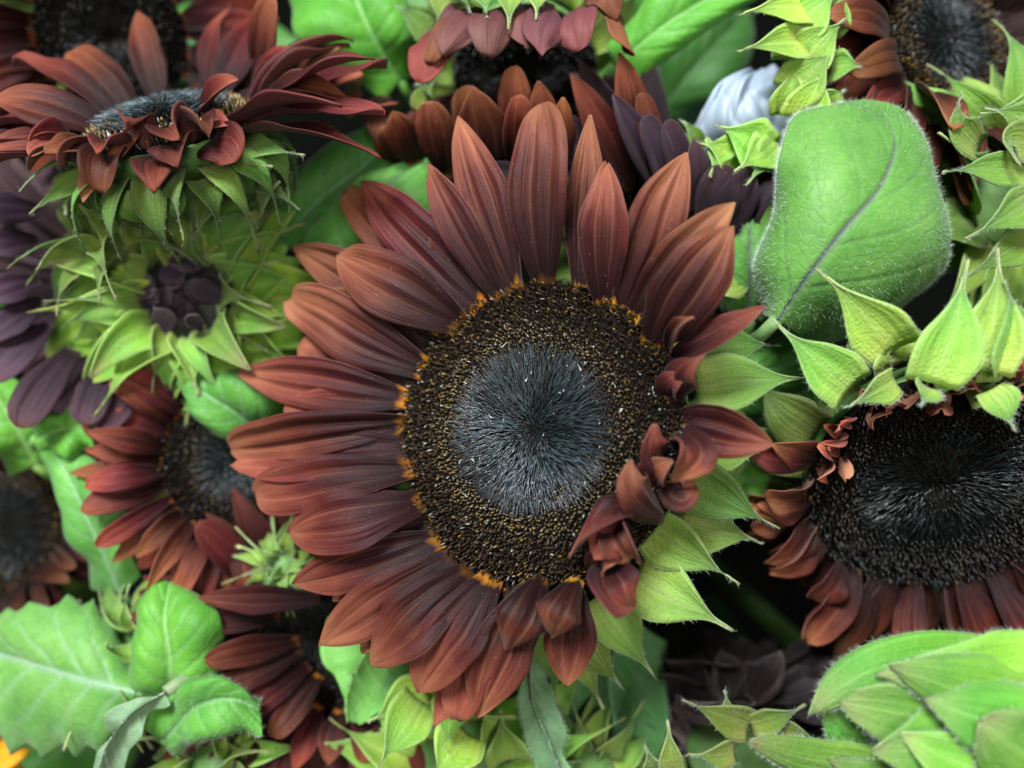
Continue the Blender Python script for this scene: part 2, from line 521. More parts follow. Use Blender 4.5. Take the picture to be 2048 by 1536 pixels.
# ------------------------------------------------------------------ ground
g = 14
xs = np.linspace(-1, 1, g) * 3.0
gv = np.array([[x, y, 0.0] for y in xs for x in xs])
gi = np.arange(g * g).reshape(g, g)
gf = np.stack([gi[:-1, :-1], gi[:-1, 1:], gi[1:, 1:], gi[1:, :-1]], -1).reshape(-1, 4)
tag(link('ground', gv, gf, M_GROUND), kind='structure')

# ------------------------------------------------------------------ flower parts
def petal_obj(parent, P, N, w, cup=0.35, roll=0.0, twist=0.0, chan=0.15, wob=0.02, tint=(1, 1, 1),
              nt=22, nu=13, pointed=None, cup_tip=None, mat=None, thick=0.00035, name='petal'):
    pr = prof_petal_pointed if (pointed if pointed is not None else random.random() < 0.55) else prof_petal
    pos = blade_grid(P, N, w, pr, nt, nu, cup, roll, twist, chan, wob, cup_tip)
    o, _ = sheet(name, pos, thick, mat or M_PETAL, parent, None, tint)
    return o

def bract_obj(parent, P, N, w, cup=0.5, roll=0.0, twist=0.0, tint=(1, 1, 1), nt=20, nu=9, broad=False, thick=0.0006, cup_tip=None, wob=0.02):
    pos = blade_grid(P, N, w, prof_round if broad == 'round' else prof_bract_broad if broad else prof_bract, nt, nu, cup, roll, twist, 0.05, wob, cup_tip)
    o, Nn = sheet('bract', pos, thick, M_BRACT, parent, None, tint)
    return pos, Nn

def frame(n):
    n = nrm(n)
    e1 = np.array([1.0, 0, 0]) - n * n[0]
    if np.linalg.norm(e1) < 0.15:
        e1 = np.array([0, 1.0, 0]) - n * n[1]
    e1 = nrm(e1)
    e2 = np.cross(n, e1)
    return n, e1, e2

def lathe(name, C, n, prof, mat, parent, k=40, tint=None):
    n, e1, e2 = frame(n)
    a = np.linspace(0, 2 * np.pi, k, endpoint=False)
    ring = np.cos(a)[:, None] * e1 + np.sin(a)[:, None] * e2
    v = np.concatenate([C + n * z + ring * r for r, z in prof])
    m = len(prof)
    idx = np.arange(m * k).reshape(m, k); nx = np.roll(idx, -1, 1)
    f = np.stack([idx[:-1], nx[:-1], nx[1:], idx[1:]], -1).reshape(-1, 4).tolist()
    f.append(idx[0, ::-1].tolist()); f.append(idx[-1].tolist())
    return link(name, v, f, mat, parent, None, True, tint)

def disc_z(q, R, dome):
    """height of the seed disc over its rim plane at q = r / R"""
    return R * (dome * (1 - q ** 2) - 0.10 * np.exp(-(q / 0.10) ** 2))

def make_disc(parent, C, n, R, dome=0.16, count=3200, button=0.53, spines=1100, dark=1.0, blue=1.0, gold=1.0, spine_len=0.0036, spine_w=0.00056):
    n, e1, e2 = frame(n)
    prof = [(R * 0.96, -0.16 * R)] + [(R * q, disc_z(q, R, dome) - 0.0006) for q in (1.0, 0.9, 0.8, 0.7, 0.6, 0.5, 0.4, 0.3, 0.2, 0.1, 0.03)]
    d = lathe('disc', C, n, prof, M_DISC, parent, 48)
    # ring of open florets
    k = np.arange(count) + 0.5
    q = np.sqrt(k / count); th = k * 2.399963
    s = q > button * 0.80
    q, th = q[s] + rng.normal(0, 0.0025, s.sum()), th[s]
    er = np.cos(th)[:, None] * e1 + np.sin(th)[:, None] * e2
    base = C + er * (q * R)[:, None] + n * disc_z(q, R, dome)[:, None] - n * 0.0006
    m = len(q)
    hgt = 0.0017 + 0.0016 * np.clip((q - button) / (1 - button), 0, 1) + rng.uniform(-0.0006, 0.0011, m)
    drc = n + er * rng.normal(0.15, 0.25, m)[:, None] + np.cross(n, er) * rng.normal(0, 0.28, m)[:, None]
    wd = R / 51.2e-3 * 0.00066 * rng.uniform(0.7, 1.25, m) * math.sqrt(3200 / count)
    v, F, mm = cones(base, drc, hgt, wd, None, 3)
    v = v.reshape(m, mm, 3)
    # swollen open tips
    cen = v[:, 6:9].mean(1, keepdims=True)
    v[:, 6:9] = cen + (v[:, 6:9] - cen) * rng.uniform(1.6, 2.5, (m, 1, 1))
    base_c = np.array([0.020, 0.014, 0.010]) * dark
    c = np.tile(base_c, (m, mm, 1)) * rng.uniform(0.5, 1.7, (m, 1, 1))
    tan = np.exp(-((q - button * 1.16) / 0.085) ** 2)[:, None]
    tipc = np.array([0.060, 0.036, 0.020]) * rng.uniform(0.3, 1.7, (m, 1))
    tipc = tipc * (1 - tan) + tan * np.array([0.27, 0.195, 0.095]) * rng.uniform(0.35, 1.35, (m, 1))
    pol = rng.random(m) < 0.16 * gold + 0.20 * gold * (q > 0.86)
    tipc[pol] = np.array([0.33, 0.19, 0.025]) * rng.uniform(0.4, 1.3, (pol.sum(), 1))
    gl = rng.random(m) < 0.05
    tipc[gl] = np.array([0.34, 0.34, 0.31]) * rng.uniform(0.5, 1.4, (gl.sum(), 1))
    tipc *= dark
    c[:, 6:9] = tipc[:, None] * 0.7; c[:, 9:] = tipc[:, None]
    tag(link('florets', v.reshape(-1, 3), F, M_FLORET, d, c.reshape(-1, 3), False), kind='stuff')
    # closed button: combed, pointed scales
    k = np.arange(spines) + 0.5
    q = np.sqrt(k / spines) * button * 0.92; th = k * 2.399963 + rng.normal(0, 0.05, spines)
    q = np.abs(q + rng.normal(0, 0.008, spines))
    er = np.cos(th)[:, None] * e1 + np.sin(th)[:, None] * e2
    base = C + er * (q * R)[:, None] + n * disc_z(q, R, dome)[:, None] - n * 0.0004
    qq = q / button
    lean = 0.25 + 1.35 * np.clip(qq, 0, 1) ** 0.8 + rng.normal(0, 0.16, spines)
    tw = np.sin(th * 3 + q * 14) * 0.22 + np.sin(th * 7 - q * 23) * 0.15
    side = np.cross(n, er) * (tw + rng.normal(0, 0.28, spines))[:, None]
    drc = n * 0.9 + er * lean[:, None] + side
    L = spine_len * (0.42 + 0.75 * qq) * rng.uniform(0.5, 1.35, spines)
    bend = er * 0.35 - n * 0.18
    wd = spine_w * R / 51.2e-3 * (0.85 + 0.15 * qq) * rng.uniform(0.75, 1.2, spines)
    v, F, mm = cones(base, drc, L, wd, bend, 4)
    ct = np.array([0.055, 0.072, 0.080]); co = np.array([0.052, 0.044, 0.055]); cg = np.array([0.035, 0.075, 0.062])
    w1 = np.clip(qq, 0, 1)[:, None]
    c = (cg * (1 - w1) + co * 0.8 * w1)
    pick = rng.random((spines, 1))
    c = np.where(pick < 0.60 - 0.5 * w1 ** 2, ct * blue, c) * rng.uniform(0.35, 1.75, (spines, 1)) * dark * 0.55  # bluish highlight inside, darker rim: sheen painted into the spine colours
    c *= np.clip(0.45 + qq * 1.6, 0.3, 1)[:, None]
    pt = 0.5 + 0.5 * np.sin(th * 2 + 1.0 + q * 6) * np.sin(th * 3 - q * 9)
    c = c * (0.65 + 0.8 * pt[:, None]) + c[:, :1] * (pt[:, None] * np.array([0.15, 0.35, 0.42]))  # patches of blue-white highlight, also in the colour
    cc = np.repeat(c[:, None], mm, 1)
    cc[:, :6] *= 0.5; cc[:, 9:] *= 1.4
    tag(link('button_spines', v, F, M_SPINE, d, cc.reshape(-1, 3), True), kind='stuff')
    return d

def fleck_strip(parent, C, n, R, dome, count):
    n, e1, e2 = frame(n)
    V, F = [], []
    for _ in range(count):
        q = math.sqrt(random.random()) * 0.85; th = random.random() * 6.283
        er = math.cos(th) * e1 + math.sin(th) * e2
        b = C + er * q * R + n * (disc_z(q, R, dome) + 0.0033)
        dr = nrm(rng.normal(size=3) + n * 0.3)
        L = random.uniform(0.0005, 0.0019)
        bd = rng.normal(0, 0.5, 3)
        v, f, _m = cones(b[None], dr[None], L, random.uniform(0.00010, 0.00030), bd[None], 4)
        F.append(f + sum(len(x) for x in V)); V.append(v)
    tag(link('pollen_flecks', np.concatenate(V), np.concatenate(F), M_FLECK, parent, None, True), kind='stuff')

def stem_to_ground(parent, C, n, R, foot, mat=None):
    """flower stalk: leaves the back of the head, bends and runs down to its foot on the floor"""
    n = nrm(n)
    A = C - n * R * 0.55
    foot = np.array([foot[0], foot[1], 0.0])
    L = np.linalg.norm(A - foot)
    k = min(0.10, L * 0.35)
    up = np.array([0, 0, 1.0])
    P = [A, A - n * k * (0.8 if n[2] > 0 else 0.5), foot + up * L * 0.55, foot]
    t = np.linspace(0, 1, 18)
    pts = bez(P, t)
    pts[:, 2] = np.maximum(pts[:, 2], 0.0)
    rad = 0.0062 - 0.001 * t
    rad[0] = 0.011
    return tube('stem', pts, rad, mat or M_STEM, parent, 8)

def flower(name, label, C, n, R, cat='sunflower', group=None, petals=None, bracts=None, disc=None, foot=None, stem=True, cup_depth=0.75, rtint=None):
    n, e1, e2 = frame(n)
    C = np.asarray(C, float)
    if foot is None:
        f = C - n * 0.07
        foot = (f[0], f[1])
    root = empty(name, (foot[0], foot[1], 0.0))
    tag(root, label, cat, group)
    if stem:
        stem_to_ground(root, C, n, R, foot)
    prof = [(R * 0.20, -R * cup_depth * 0.92), (R * 0.42, -R * cup_depth * 0.84), (R * 0.72, -R * cup_depth * 0.62), (R * 0.93, -R * 0.34), (R * 1.0, -R * 0.12), (R * 0.97, -R * 0.05)]
    lathe('receptacle', C, n, prof, M_STEM, root, 32, rtint)
    if disc is not None:
        make_disc(root, C, n, R, **disc)
    for pp in (petals or []):
        ring_petals(root, C, n, e1, e2, R, **pp)
    for bb in (bracts or []):
        ring_bracts(root, C, n, e1, e2, R, **bb)
    return root

def in_arc(a, arc):
    if arc is None: return True
    a = a % 360
    lo, hi = arc[0] % 360, arc[1] % 360
    return lo <= a <= hi if lo <= hi else (a >= lo or a <= hi)

def ring_petals(root, C, n, e1, e2, R, count=26, length=0.055, w=0.019, el=15, elj=9, arch=0.006, arc=None, tint=(1, 1, 1), row=0,
                phase=0.0, cup=0.4, lenj=0.15, elf=None, lenf=None, back=0.0, mat=None, twist=0.25, chan=0.10, wob=0.03, tipdrop=0.0):
    for k in range(count):
        a = 360.0 * (k + phase) / count + random.uniform(-4, 4)
        if not in_arc(a, arc): continue
        r = math.cos(math.radians(a)) * e1 + math.sin(math.radians(a)) * e2
        tn = np.cross(n, r)
        E = math.radians((elf(a) if elf else el) + random.gauss(0, elj))
        L = length * (lenf(a) if lenf else 1) * random.uniform(1 - lenj, 1 + lenj)
        dr = r * math.cos(E) + n * math.sin(E) + tn * random.gauss(0, 0.10)
        nn = nrm(n * math.cos(E) - r * math.sin(E))
        A = C + r * R * (0.985 - 0.02 * row) - n * (0.0012 + 0.0022 * row + back)
        B = A + dr * L - nn * tipdrop * random.uniform(0.4, 1.4)
        h = arch * random.uniform(0.5, 1.5)
        P = [A, A + dr * L * 0.33 + nn * h, A + dr * L * 0.70 + nn * h * random.uniform(0.6, 1.3), B]
        petal_obj(root, P, nn, w * random.uniform(0.85, 1.15), cup * random.uniform(0.3, 1.5), random.gauss(0, 0.2), random.gauss(0, twist),
                  chan, wob, tuple(np.array(tint) * random.uniform(0.85, 1.15)), 18, 11, None, None, mat)

def ring_bracts(root, C, n, e1, e2, R, count=18, length=0.045, w=0.020, el=-20, elj=8, arch=0.006, arc=None, tint=(1, 1, 1), back=0.010, rad=0.98,
                phase=0.0, recurve=0.012, cup=0.5, hair=24, broad=False, outward=True, lenj=0.15):
    for k in range(count):
        a = 360.0 * (k + phase) / count + random.uniform(-4, 4)
        if not in_arc(a, arc): continue
        r = math.cos(math.radians(a)) * e1 + math.sin(math.radians(a)) * e2
        tn = np.cross(n, r)
        E = math.radians(el + random.gauss(0, elj))
        L = length * random.uniform(1 - lenj, 1 + lenj)
        dr = r * math.cos(E) + n * math.sin(E) + tn * random.gauss(0, 0.12)
        nn = nrm(n * math.cos(E) - r * math.sin(E))
        A = C + r * R * rad - n * back
        B = A + dr * L - nn * recurve * random.uniform(0.3, 1.7) + tn * random.gauss(0, 0.003)
        h = arch * random.uniform(0.5, 1.4)
        P = [A, A + dr * L * 0.36 + nn * h, A + dr * L * 0.72 + nn * h, B]
        pos, N = bract_obj(root, P, nn, w * random.uniform(0.85, 1.15), cup * random.uniform(0.4, 1.3), random.gauss(0, 0.22), random.gauss(0, 0.45), tuple(np.array(tint) * random.uniform(0.65, 1.3)), broad=broad and random.random() < 0.6)
        if hair:
            hairs(root, pos, N, M_HAIR, hair, hair // 4, 0.0013, 0.000034)

def px_blade(root, kind, base, tip, w, arch=6, arch2=None, N=(0, 0, 1), roll=0, twist=0, cup=0.4, hair=70, mid=None, **kw):
    """one petal or bract between two points (photo place + distance below the camera); arch in mm"""
    A = W(*base); B = W(*tip); N = nrm(N)
    wm = w / FPX * 0.5 * (base[2] + tip[2])
    a2 = arch if arch2 is None else arch2
    P1 = A + (B - A) * 0.34 + N * arch * 1e-3
    P2 = A + (B - A) * 0.70 + N * a2 * 1e-3
    if mid is not None:
        Q = W(*mid)                              # pull the blade through a point
        P1 = A + (Q - A) * 0.85; P2 = B + (Q - B) * 0.75
    if kind == 'bract':
        pos, Nn = bract_obj(root, [A, P1, P2, B], N, wm, cup, math.radians(roll), math.radians(twist), **kw)
        if hair:
            hairs(root, pos, Nn, M_HAIR, int(hair * 0.75), hair // 4, 0.0015, 0.000034)
    else:
        petal_obj(root, [A, P1, P2, B], N, wm, cup, math.radians(roll), math.radians(twist), **kw)

# ------------------------------------------------------------------ leaves
def catmull(pts, n):
    p = np.asarray(pts, float)
    d = np.r_[0, np.cumsum(np.linalg.norm(np.diff(p[:, :2], axis=0), axis=1) + 1e-9)]
    d /= d[-1]
    t = np.linspace(0, 1, n)
    m = np.gradient(p, d, axis=0) if len(p) > 2 else np.repeat((p[1:] - p[:1]), 2, 0)
    i = np.clip(np.searchsorted(d, t, side='right') - 1, 0, len(p) - 2)
    h = (d[i + 1] - d[i])[:, None]; s = ((t - d[i]) / (d[i + 1] - d[i]))[:, None]
    return ((2 * s**3 - 3 * s**2 + 1) * p[i] + (s**3 - 2 * s**2 + s) * h * m[i] + (-2 * s**3 + 3 * s**2) * p[i + 1] + (s**3 - s**2) * h * m[i + 1])

def vein_mask(t, u, nlat, slope, wv, lat=0.75):
    """1 on the midrib and the side veins; t (nt,1), u (1,nu) in -1..1"""
    au = np.abs(u)
    m = np.exp(-(au / (wv * 1.1 * (1.15 - t))) ** 2)
    for k in range(nlat):
        for sg in (-1, 1):
            v0 = (k + 0.35 + 0.25 * (sg > 0)) / (nlat + 0.6)
            d = (t - v0 - slope * au ** 0.85) / (0.2 * wv + 0.006)
            m = np.maximum(m, np.exp(-d * d) * (np.sign(u) == sg) * np.clip(1 - au * 0.75, 0, 1) * lat)
    return m

def leaf_from(parent, mid, left, right, bulge=0.012, mat=None, nt=56, nu=41, teeth=0.0, nteeth=14, puff=0.0012, nlat=6, slope=0.28, wv=0.05,
              tint=(1, 1, 1), hair=0, wob=0.003, hface=None, hlen=0.0016, lat=0.75):
    """leaf blade from its midrib and its two margins, each a list of (x, y, distance) in the photo"""
    m = np.array([W(*p) for p in catmull(mid, nt)])
    l = np.array([W(*p) for p in catmull(left, nt)])
    r = np.array([W(*p) for p in catmull(right, nt)])
    t = np.linspace(0, 1, nt)
    if teeth:
        s1 = 1 + teeth * (np.abs(((t * nteeth) % 1) - 0.35) - 0.3); s2 = 1 + teeth * (np.abs(((t * nteeth + 0.4) % 1) - 0.35) - 0.3)
        l = m + (l - m) * s1[:, None]; r = m + (r - m) * s2[:, None]
    u = np.linspace(-1, 1, nu)
    au = np.abs(u)[None, :, None]
    e = np.where((u < 0)[None, :, None], l[:, None], r[:, None])
    pos = m[:, None] + (e - m[:, None]) * au
    env = np.sin(np.pi * np.clip(t * 0.9 + 0.06, 0, 1))[:, None, None]
    G = nrm(np.cross(np.gradient(pos, axis=1), np.gradient(pos, axis=0)))
    pos = pos + G * (bulge * 4 * (au - au ** 2) * env)
    vm = vein_mask(t[:, None], u[None], nlat, slope, wv, lat)
    wave = smooth_noise(nt, 5, wob)[:, None] * np.clip(u, 0, 1)[None] + smooth_noise(nt, 5, wob)[:, None] * np.clip(-u, 0, 1)[None]
    pos = pos + G * ((puff * (0.5 - vm))[..., None] + wave[..., None])
    o, N = sheet('blade', pos, 0.0005, mat or M_LEAF, parent, vm, tint)
    if hair:
        hairs(parent, pos, N, M_HAIR, hair, hair if hface is None else hface, hlen, 0.000036)
    return pos

def leaf_thing(label, mid, left, right, foot=None, group=None, name='sunflower_leaf', stalk_r=0.0028, **kw):
    b = W(*mid[0])
    if foot is None:
        foot = (b[0], b[1])
    root = empty(name, (foot[0], foot[1], 0))
    tag(root, label, 'leaf', group)
    leaf_from(root, mid, left, right, **kw)
    d = nrm(W(*mid[0]) - W(*mid[1]))
    F = np.array([foot[0], foot[1], 0.0])
    L = np.linalg.norm(b - F)
    pts = bez([b + np.array([0, 0, -0.0008]), b + d * 0.03 + np.array([0, 0, -0.012]), F + np.array([0, 0, L * 0.55]), F], np.linspace(0, 1, 14))
    tube('stalk', pts, np.linspace(stalk_r * 0.8, stalk_r * 1.4, 14), M_STEM, root, 7, kw.get('tint'))
    return root

# ================================================================== THE FLOWERS
D1 = 0.270
# ---- the open flower in the middle
n1 = nrm([-0.36, 0.13, 0.92])
C1 = W(1072, 862, D1)
R1 = 0.0508
main = flower('sunflower', 'large fully open rust red sunflower with grey green button, facing up whole and unobstructed',
              C1, n1, R1, petals=None, disc=dict(count=6200, spines=3600, button=0.53, spine_w=0.00030, gold=0.35), bracts=None, group='open dark red sunflowers')
fleck_strip(main, C1, n1, R1, 0.16, 42)

def on_plane(px, py, lift=0.0):
    """where the sight line at this place meets the plane of the big flower's disc, lifted towards the viewer"""
    o = np.array([0, 0, H]); d = W(px, py, 1.0) - o
    s = np.dot(C1 - o, n1) / np.dot(d, n1)
    return o + d * (s - lift)

# base x, y, tip x, y, width (photo px), layer mm, tip lift mm, arch mm, roll deg, cup, pointed, twist
PET = [
 (1090, 565, 1083, 206, 138, 3.0, 14, 5, 0, 0.35, 0, 0),
 (1035, 575,  915, 232, 112, 1.0, 12, 5, 8, 0.35, 1, 0),
 (1003, 592,  853, 326,  98, 2.5, 14, 5, 10, 0.45, 1, 0),
 ( 962, 612,  724, 364, 128, 0.8, 10, 6, 0, 0.35, 1, 10),
 ( 935, 622,  690, 382, 105, -1.5, 9, 5, 0, 0.35, 0, 0),
 ( 922, 645,  672, 512, 140, 3.0, 13, 8, -10, 0.30, 1, 0),
 ( 880, 650,  584, 490, 112, -1.0, 10, 6, 5, 0.35, 0, 0),
 ( 845, 738,  582, 594, 128, 1.0, 12, 7, 0, 0.35, 0, 0),
 ( 812, 798,  477, 744, 118, -0.5, 12, 8, 12, 0.35, 1, 0),
 ( 808, 845,  457, 893, 122, 1.5, 12, 10, 8, 0.35, 0, 0),
 ( 812, 893,  458, 930, 118, 0.0, 11, 9, -4, 0.35, 0, 0),
 ( 822, 942,  510, 990, 116, 1.6, 12, 9, -10, 0.40, 0, 0),
 ( 842, 1015, 577, 1066, 132, 3.2, 13, 9, -5, 0.35, 1, 0),
 ( 872, 1082, 586, 1168, 116, 0.8, 11, 8, 5, 0.40, 1, 0),
 ( 898, 1120, 637, 1292, 118, -1.0, 9, 8, 0, 0.30, 1, 0),
 ( 938, 1150, 739, 1326, 132, 2.5, 11, 8, -5, 0.35, 1, 0),
 ( 985, 1165, 836, 1385, 140, 0.8, 8, 9, 0, 0.35, 0, 0),
 (1005, 1190, 868, 1452, 96, -3.0, 0, 6, 0, 0.40, 1, 0),
 (1060, 1180, 953, 1432, 134, -1.0, 2, 8, 8, 0.35, 1, 0),
 (1085, 1158, 1018, 1302, 132, 3.0, 4, 12, 0, -0.5, 1, 0),
 (1158, 1162, 1104, 1272, 104, 4.0, 3, 10, 0, -0.6, 1, 0),
 (1150, 1190, 1134, 1372, 112, -2.5, -4, 6, 0, 0.35, 1, 0),
 (1215, 1128, 1268, 1212, 118, 2.5, 4, 11, 15, 0.9, 0, 20),
 (1236, 1035, 1268, 1116, 96, 3.0, 5, 10, -10, 1.0, 0, -15),
 (1345, 835, 1546, 888, 120, -2.0, 2, 5, -8, 0.45, 1, 0),
 (1335, 722, 1532, 616, 82, -2.0, 8, 4, 25, 0.9, 1, 0),
 (1312, 690, 1462, 452, 152, 2.6, 10, 5, -10, 0.35, 1, 0),
 (1268, 632, 1468, 404, 112, 0.8, 9, 5, 10, 0.5, 0, 0),
 (1250, 612, 1372, 304, 130, -0.6, 9, 5, 0, 0.35, 0, 0),
 (1213, 602, 1216, 328, 108, 2.8, 14, 5, -8, 0.55, 1, 12),
 (1160, 575, 1181, 230, 82, -2.0, 6, 4, 0, 0.35, 1, 0),
]
for k, (bx, by, tx, ty, w, lay, lift, arch, roll, cup, ptd, tw) in enumerate(PET):
    A = on_plane(bx, by, 0)
    A = C1 + (A - C1) * 0.965 - n1 * (0.0008 - lay * 0.00030)
    dB = lift * 1e-3
    B = on_plane(tx, ty, 0)
    ray = nrm(np.array([0, 0, H]) - B)
    B = B + ray * (dB + lay * 6e-4)
    Nn = nrm(n1 * 0.7 + np.array([0, 0, 0.5]))
    P1 = A + (B - A) * 0.33 + Nn * (arch * 1.25e-3 + lay * 13e-4)
    P2 = A + (B - A) * 0.72 + Nn * (arch * 0.9e-3 + lay * 15e-4)
    wm = w / FPX * (H - 0.5 * (A[2] + B[2]))
    petal_obj(main, [A, P1, P2, B], Nn, wm * 0.97, cup * random.uniform(0.9, 2.0), math.radians(roll * 1.3 + random.gauss(0, 9)), math.radians(tw + random.gauss(0, 14)), 0.12, 0.034, (1, 1, 1), 44, 31, bool(ptd) or random.random() < 0.6)

# second row, half hidden behind the first
_n, _e1, _e2 = frame(n1)
ring_petals(main, C1, _n, _e1, _e2, R1, count=30, length=0.047, w=0.0200, el=9, elj=4, arc=(100, 258), row=1, phase=.3, tint=(.95, .9, .88), cup=.5, arch=.005, lenj=.08, twist=.15, wob=.03)

# curled and folded petals along the right rim: base, tip, bend point (x, y, lift mm), width, cup, roll, twist
CURL = [
 ((1345, 822), (1412, 708, 16), (1340, 742, 14), 78, -0.9, 20, 30),
 ((1335, 706), (1388, 634, 14), (1352, 650, 14), 44, 1.2, 30, 40),
 ((1350, 858), (1340, 962, 10), (1415, 905, 20), 84, 0.9, 10, 40),
 ((1345, 940), (1306, 848, 18), (1300, 915, 16), 62, 0.5, -10, -30),
 ((1328, 1035), (1262, 918, 16), (1275, 985, 22), 92, -0.5, -35, -20),
 ((1290, 1020), (1137, 1116, 11), (1215, 1010, 20), 92, 0.6, -50, -30),
 ((1300, 985), (1345, 920, 12), (1290, 945, 12), 60, 0.8, 0, 0),
 ((1335, 950), (1392, 965, 3), (1360, 1000, 8), 78, 0.7, 0, 20), ((1265, 1095), (1188, 1120, 12), (1215, 1065, 18), 80, 0.8, -20, 10),
 ((1335, 800), (1372, 745, 10), (1330, 770, 12), 50, 0.9, 20, 0), ((1190, 1150), (1240, 1120, 13), (1195, 1115, 14), 60, 0.9, 0, 30),
]
for (b, tp, md, w, cup, roll, tw) in CURL:
    A = on_plane(*b) - n1 * 0.001
    B = on_plane(tp[0], tp[1]); B = B + nrm(np.array([0, 0, H]) - B) * tp[2] * 1e-3
    Q = on_plane(md[0], md[1]); Q = Q + nrm(np.array([0, 0, H]) - Q) * md[2] * 1e-3
    P1 = A + (Q - A) * 0.9; P2 = B + (Q - B) * 0.8
    petal_obj(main, [A, P1, P2, B], nrm(n1 + np.array([0.15, 0, 0.3])), 1.12 * w / FPX * 0.265, cup, math.radians(roll), math.radians(tw), 0.10, 0.03, (1.0, 0.98, 0.98), 36, 21, True)

# bracts that stand out behind its right and lower rim
BR = [
 ((1392, 770, .272), (1622, 756, .270), 128, 4, 0, 1.0), ((1400, 700, .276), (1560, 690, .285), 110, 3, 0, .85),
 ((1370, 950, .272), (1558, 1060, .266), 120, 5, -20, .9), ((1360, 1040, .278), (1527, 1084, .276), 120, 4, 10, .8),
 ((1290, 1050, .272), (1478, 1167, .264), 128, 6, -25, 1.2), ((1270, 1150, .274), (1467, 1260, .262), 138, 6, 5, 1.25),
 ((1200, 1190, .282), (1312, 1360, .285), 110, 5, 10, .8), ((1150, 1260, .288), (1250, 1380, .288), 90, 4, 0, .8),
 ((1150, 1290, .294), (1206, 1416, .290), 60, 4, 0, .95), ((1400, 860, .280), (1560, 900, .290), 150, 4, 10, .9),
 ((1420, 900, .286), (1470, 1000, .290), 140, 4, 10, .9), ((1440, 560, .290), (1530, 560, .30), 90, 3, 0, .8),
 ((1100, 1230, .29), (1110, 1400, .30), 100, 3, 0, .7), ((900, 1240, .30), (800, 1330, .31), 110, 3, 0, .9),
]
for b, t, w, arch, roll, tv in BR:
    px_blade(main, 'bract', b, t, w, arch, arch * 0.6, (-0.1, 0.1, 1), roll, 0, 0.5, tint=(tv, tv, tv * 0.95))

# ---- right: dark disc, short brown petals, bracts swept up over its top edge
C2 = W(1880, 975, .285)
n2 = nrm([-0.12, -0.50, 0.85])
F2 = flower('sunflower', 'open sunflower with broad black disc and short brown petals under swept-up green bracts', C2, n2, 0.0458, group='open dark red sunflowers',
     disc=dict(count=2600, spines=1100, dark=0.10, blue=3.0, dome=0.06, button=0.62, gold=0.25),
     petals=[dict(count=34, length=0.030, w=0.0140, el=18, elj=12, arc=(165, 350), tint=(1.0, 0.92, 0.85), lenf=lambda a: 1.25 if 240 < a % 360 < 340 else 0.7, arch=0.006, cup=.8, wob=.06),
             dict(count=32, length=0.032, w=0.0140, el=2, arc=(165, 345), row=1, phase=0.5, tint=(0.9, 0.8, 0.75), cup=.8, wob=.05, lenf=lambda a: 1.15 if 240 < a % 360 < 340 else 0.75),
             dict(count=40, length=0.012, w=0.010, el=60, elj=28, arc=(0, 175), tint=(1.35, 1.2, 1.0), arch=0.004, cup=0.9, wob=.08), dict(count=34, length=0.013, w=0.010, el=95, elj=25, arc=(0, 175), row=1, tint=(1.5, 1.4, 1.2), arch=0.004, cup=0.9, wob=.08)],
     bracts=[dict(count=18, length=0.035, w=0.020, el=-35, arc=(150, 230), tint=(.8, .8, .8))])
for b, t, w, arch, tv, roll in [
    ((1700, 780, .262), (1543, 640, .258), 120, 6, 1.15, 0), ((1790, 700, .258), (1634, 536, .252), 130, 6, 1.3, 20), ((1860, 765, .250), (1932, 520, .246), 150, 7, 1.45, 0),
    ((1960, 740, .250), (1995, 495, .248), 140, 6, 1.25, 10), ((2030, 730, .252), (2010, 560, .244), 150, 6, 1.35, -10), ((1740, 740, .262), (1690, 590, .262), 90, 5, .9, 0),
    ((1820, 720, .264), (1800, 640, .264), 190, 5, 1.1, 0), ((1930, 770, .256), (1890, 640, .258), 150, 5, 1.15, 0), ((1690, 800, .268), (1600, 720, .272), 100, 4, .85, 0),
    ((1850, 770, .252), (1842, 812, .247), 70, 3, 1.2, 0), ((1790, 760, .255), (1690, 815, .255), 70, 3, 1.1, 0), ((1980, 780, .252), (2030, 860, .249), 80, 3, 1.25, 0), ((1910, 760, .262), (1985, 700, .26), 160, 4, 1.1, 0),
    ((2060, 760, .256), (2090, 640, .256), 150, 4, 1.1, 0)]:
    px_blade(F2, 'bract', b, t, w, arch, arch * 0.5, (0, -0.2, 1), roll, 0, 0.55, hair=160, tint=(tv, tv, tv * 0.9))

# ---- top left, near: lies on its back, disc seen almost edge on
C3 = W(335, 248, .292)
n3 = nrm([-0.12, 0.80, 0.52])
F3 = flower('sunflower', 'dark red sunflower seen from the side with blue grey fuzzy button and spiky bracts below', C3, n3, 0.0300, group='open dark red sunflowers',
     disc=dict(count=900, spines=1300, spine_w=0.0005, blue=2.4, dome=0.30, button=0.75, dark=1.1),
     petals=[dict(count=22, length=0.048, w=0.0150, el=10, elj=12, tint=(0.72, 0.50, 0.55), cup=1.0, wob=.09, twist=.6, elf=lambda a: 8 if 200 < a % 360 < 340 else 14,
                  lenf=lambda a: 0.36 if 215 < a % 360 < 330 else 1.0),
             dict(count=20, length=0.050, w=0.0150, el=0, elj=12, row=1, phase=.5, arc=(130, 400), tint=(0.65, 0.45, 0.5), cup=1.0, wob=.09, twist=.6,
                  lenf=lambda a: 0.45 if 215 < a % 360 < 330 else 1.05)],
     bracts=[dict(count=20, length=0.026, w=0.012, el=-30, elj=22, tint=(.6, .72, .6), arc=(160, 380)),  # darker tint stands for the shade on these lower bracts
             dict(count=16, length=0.018, w=0.012, el=-60, elj=20, back=.014, phase=.5, tint=(.55, .7, .55), arc=(170, 370))])
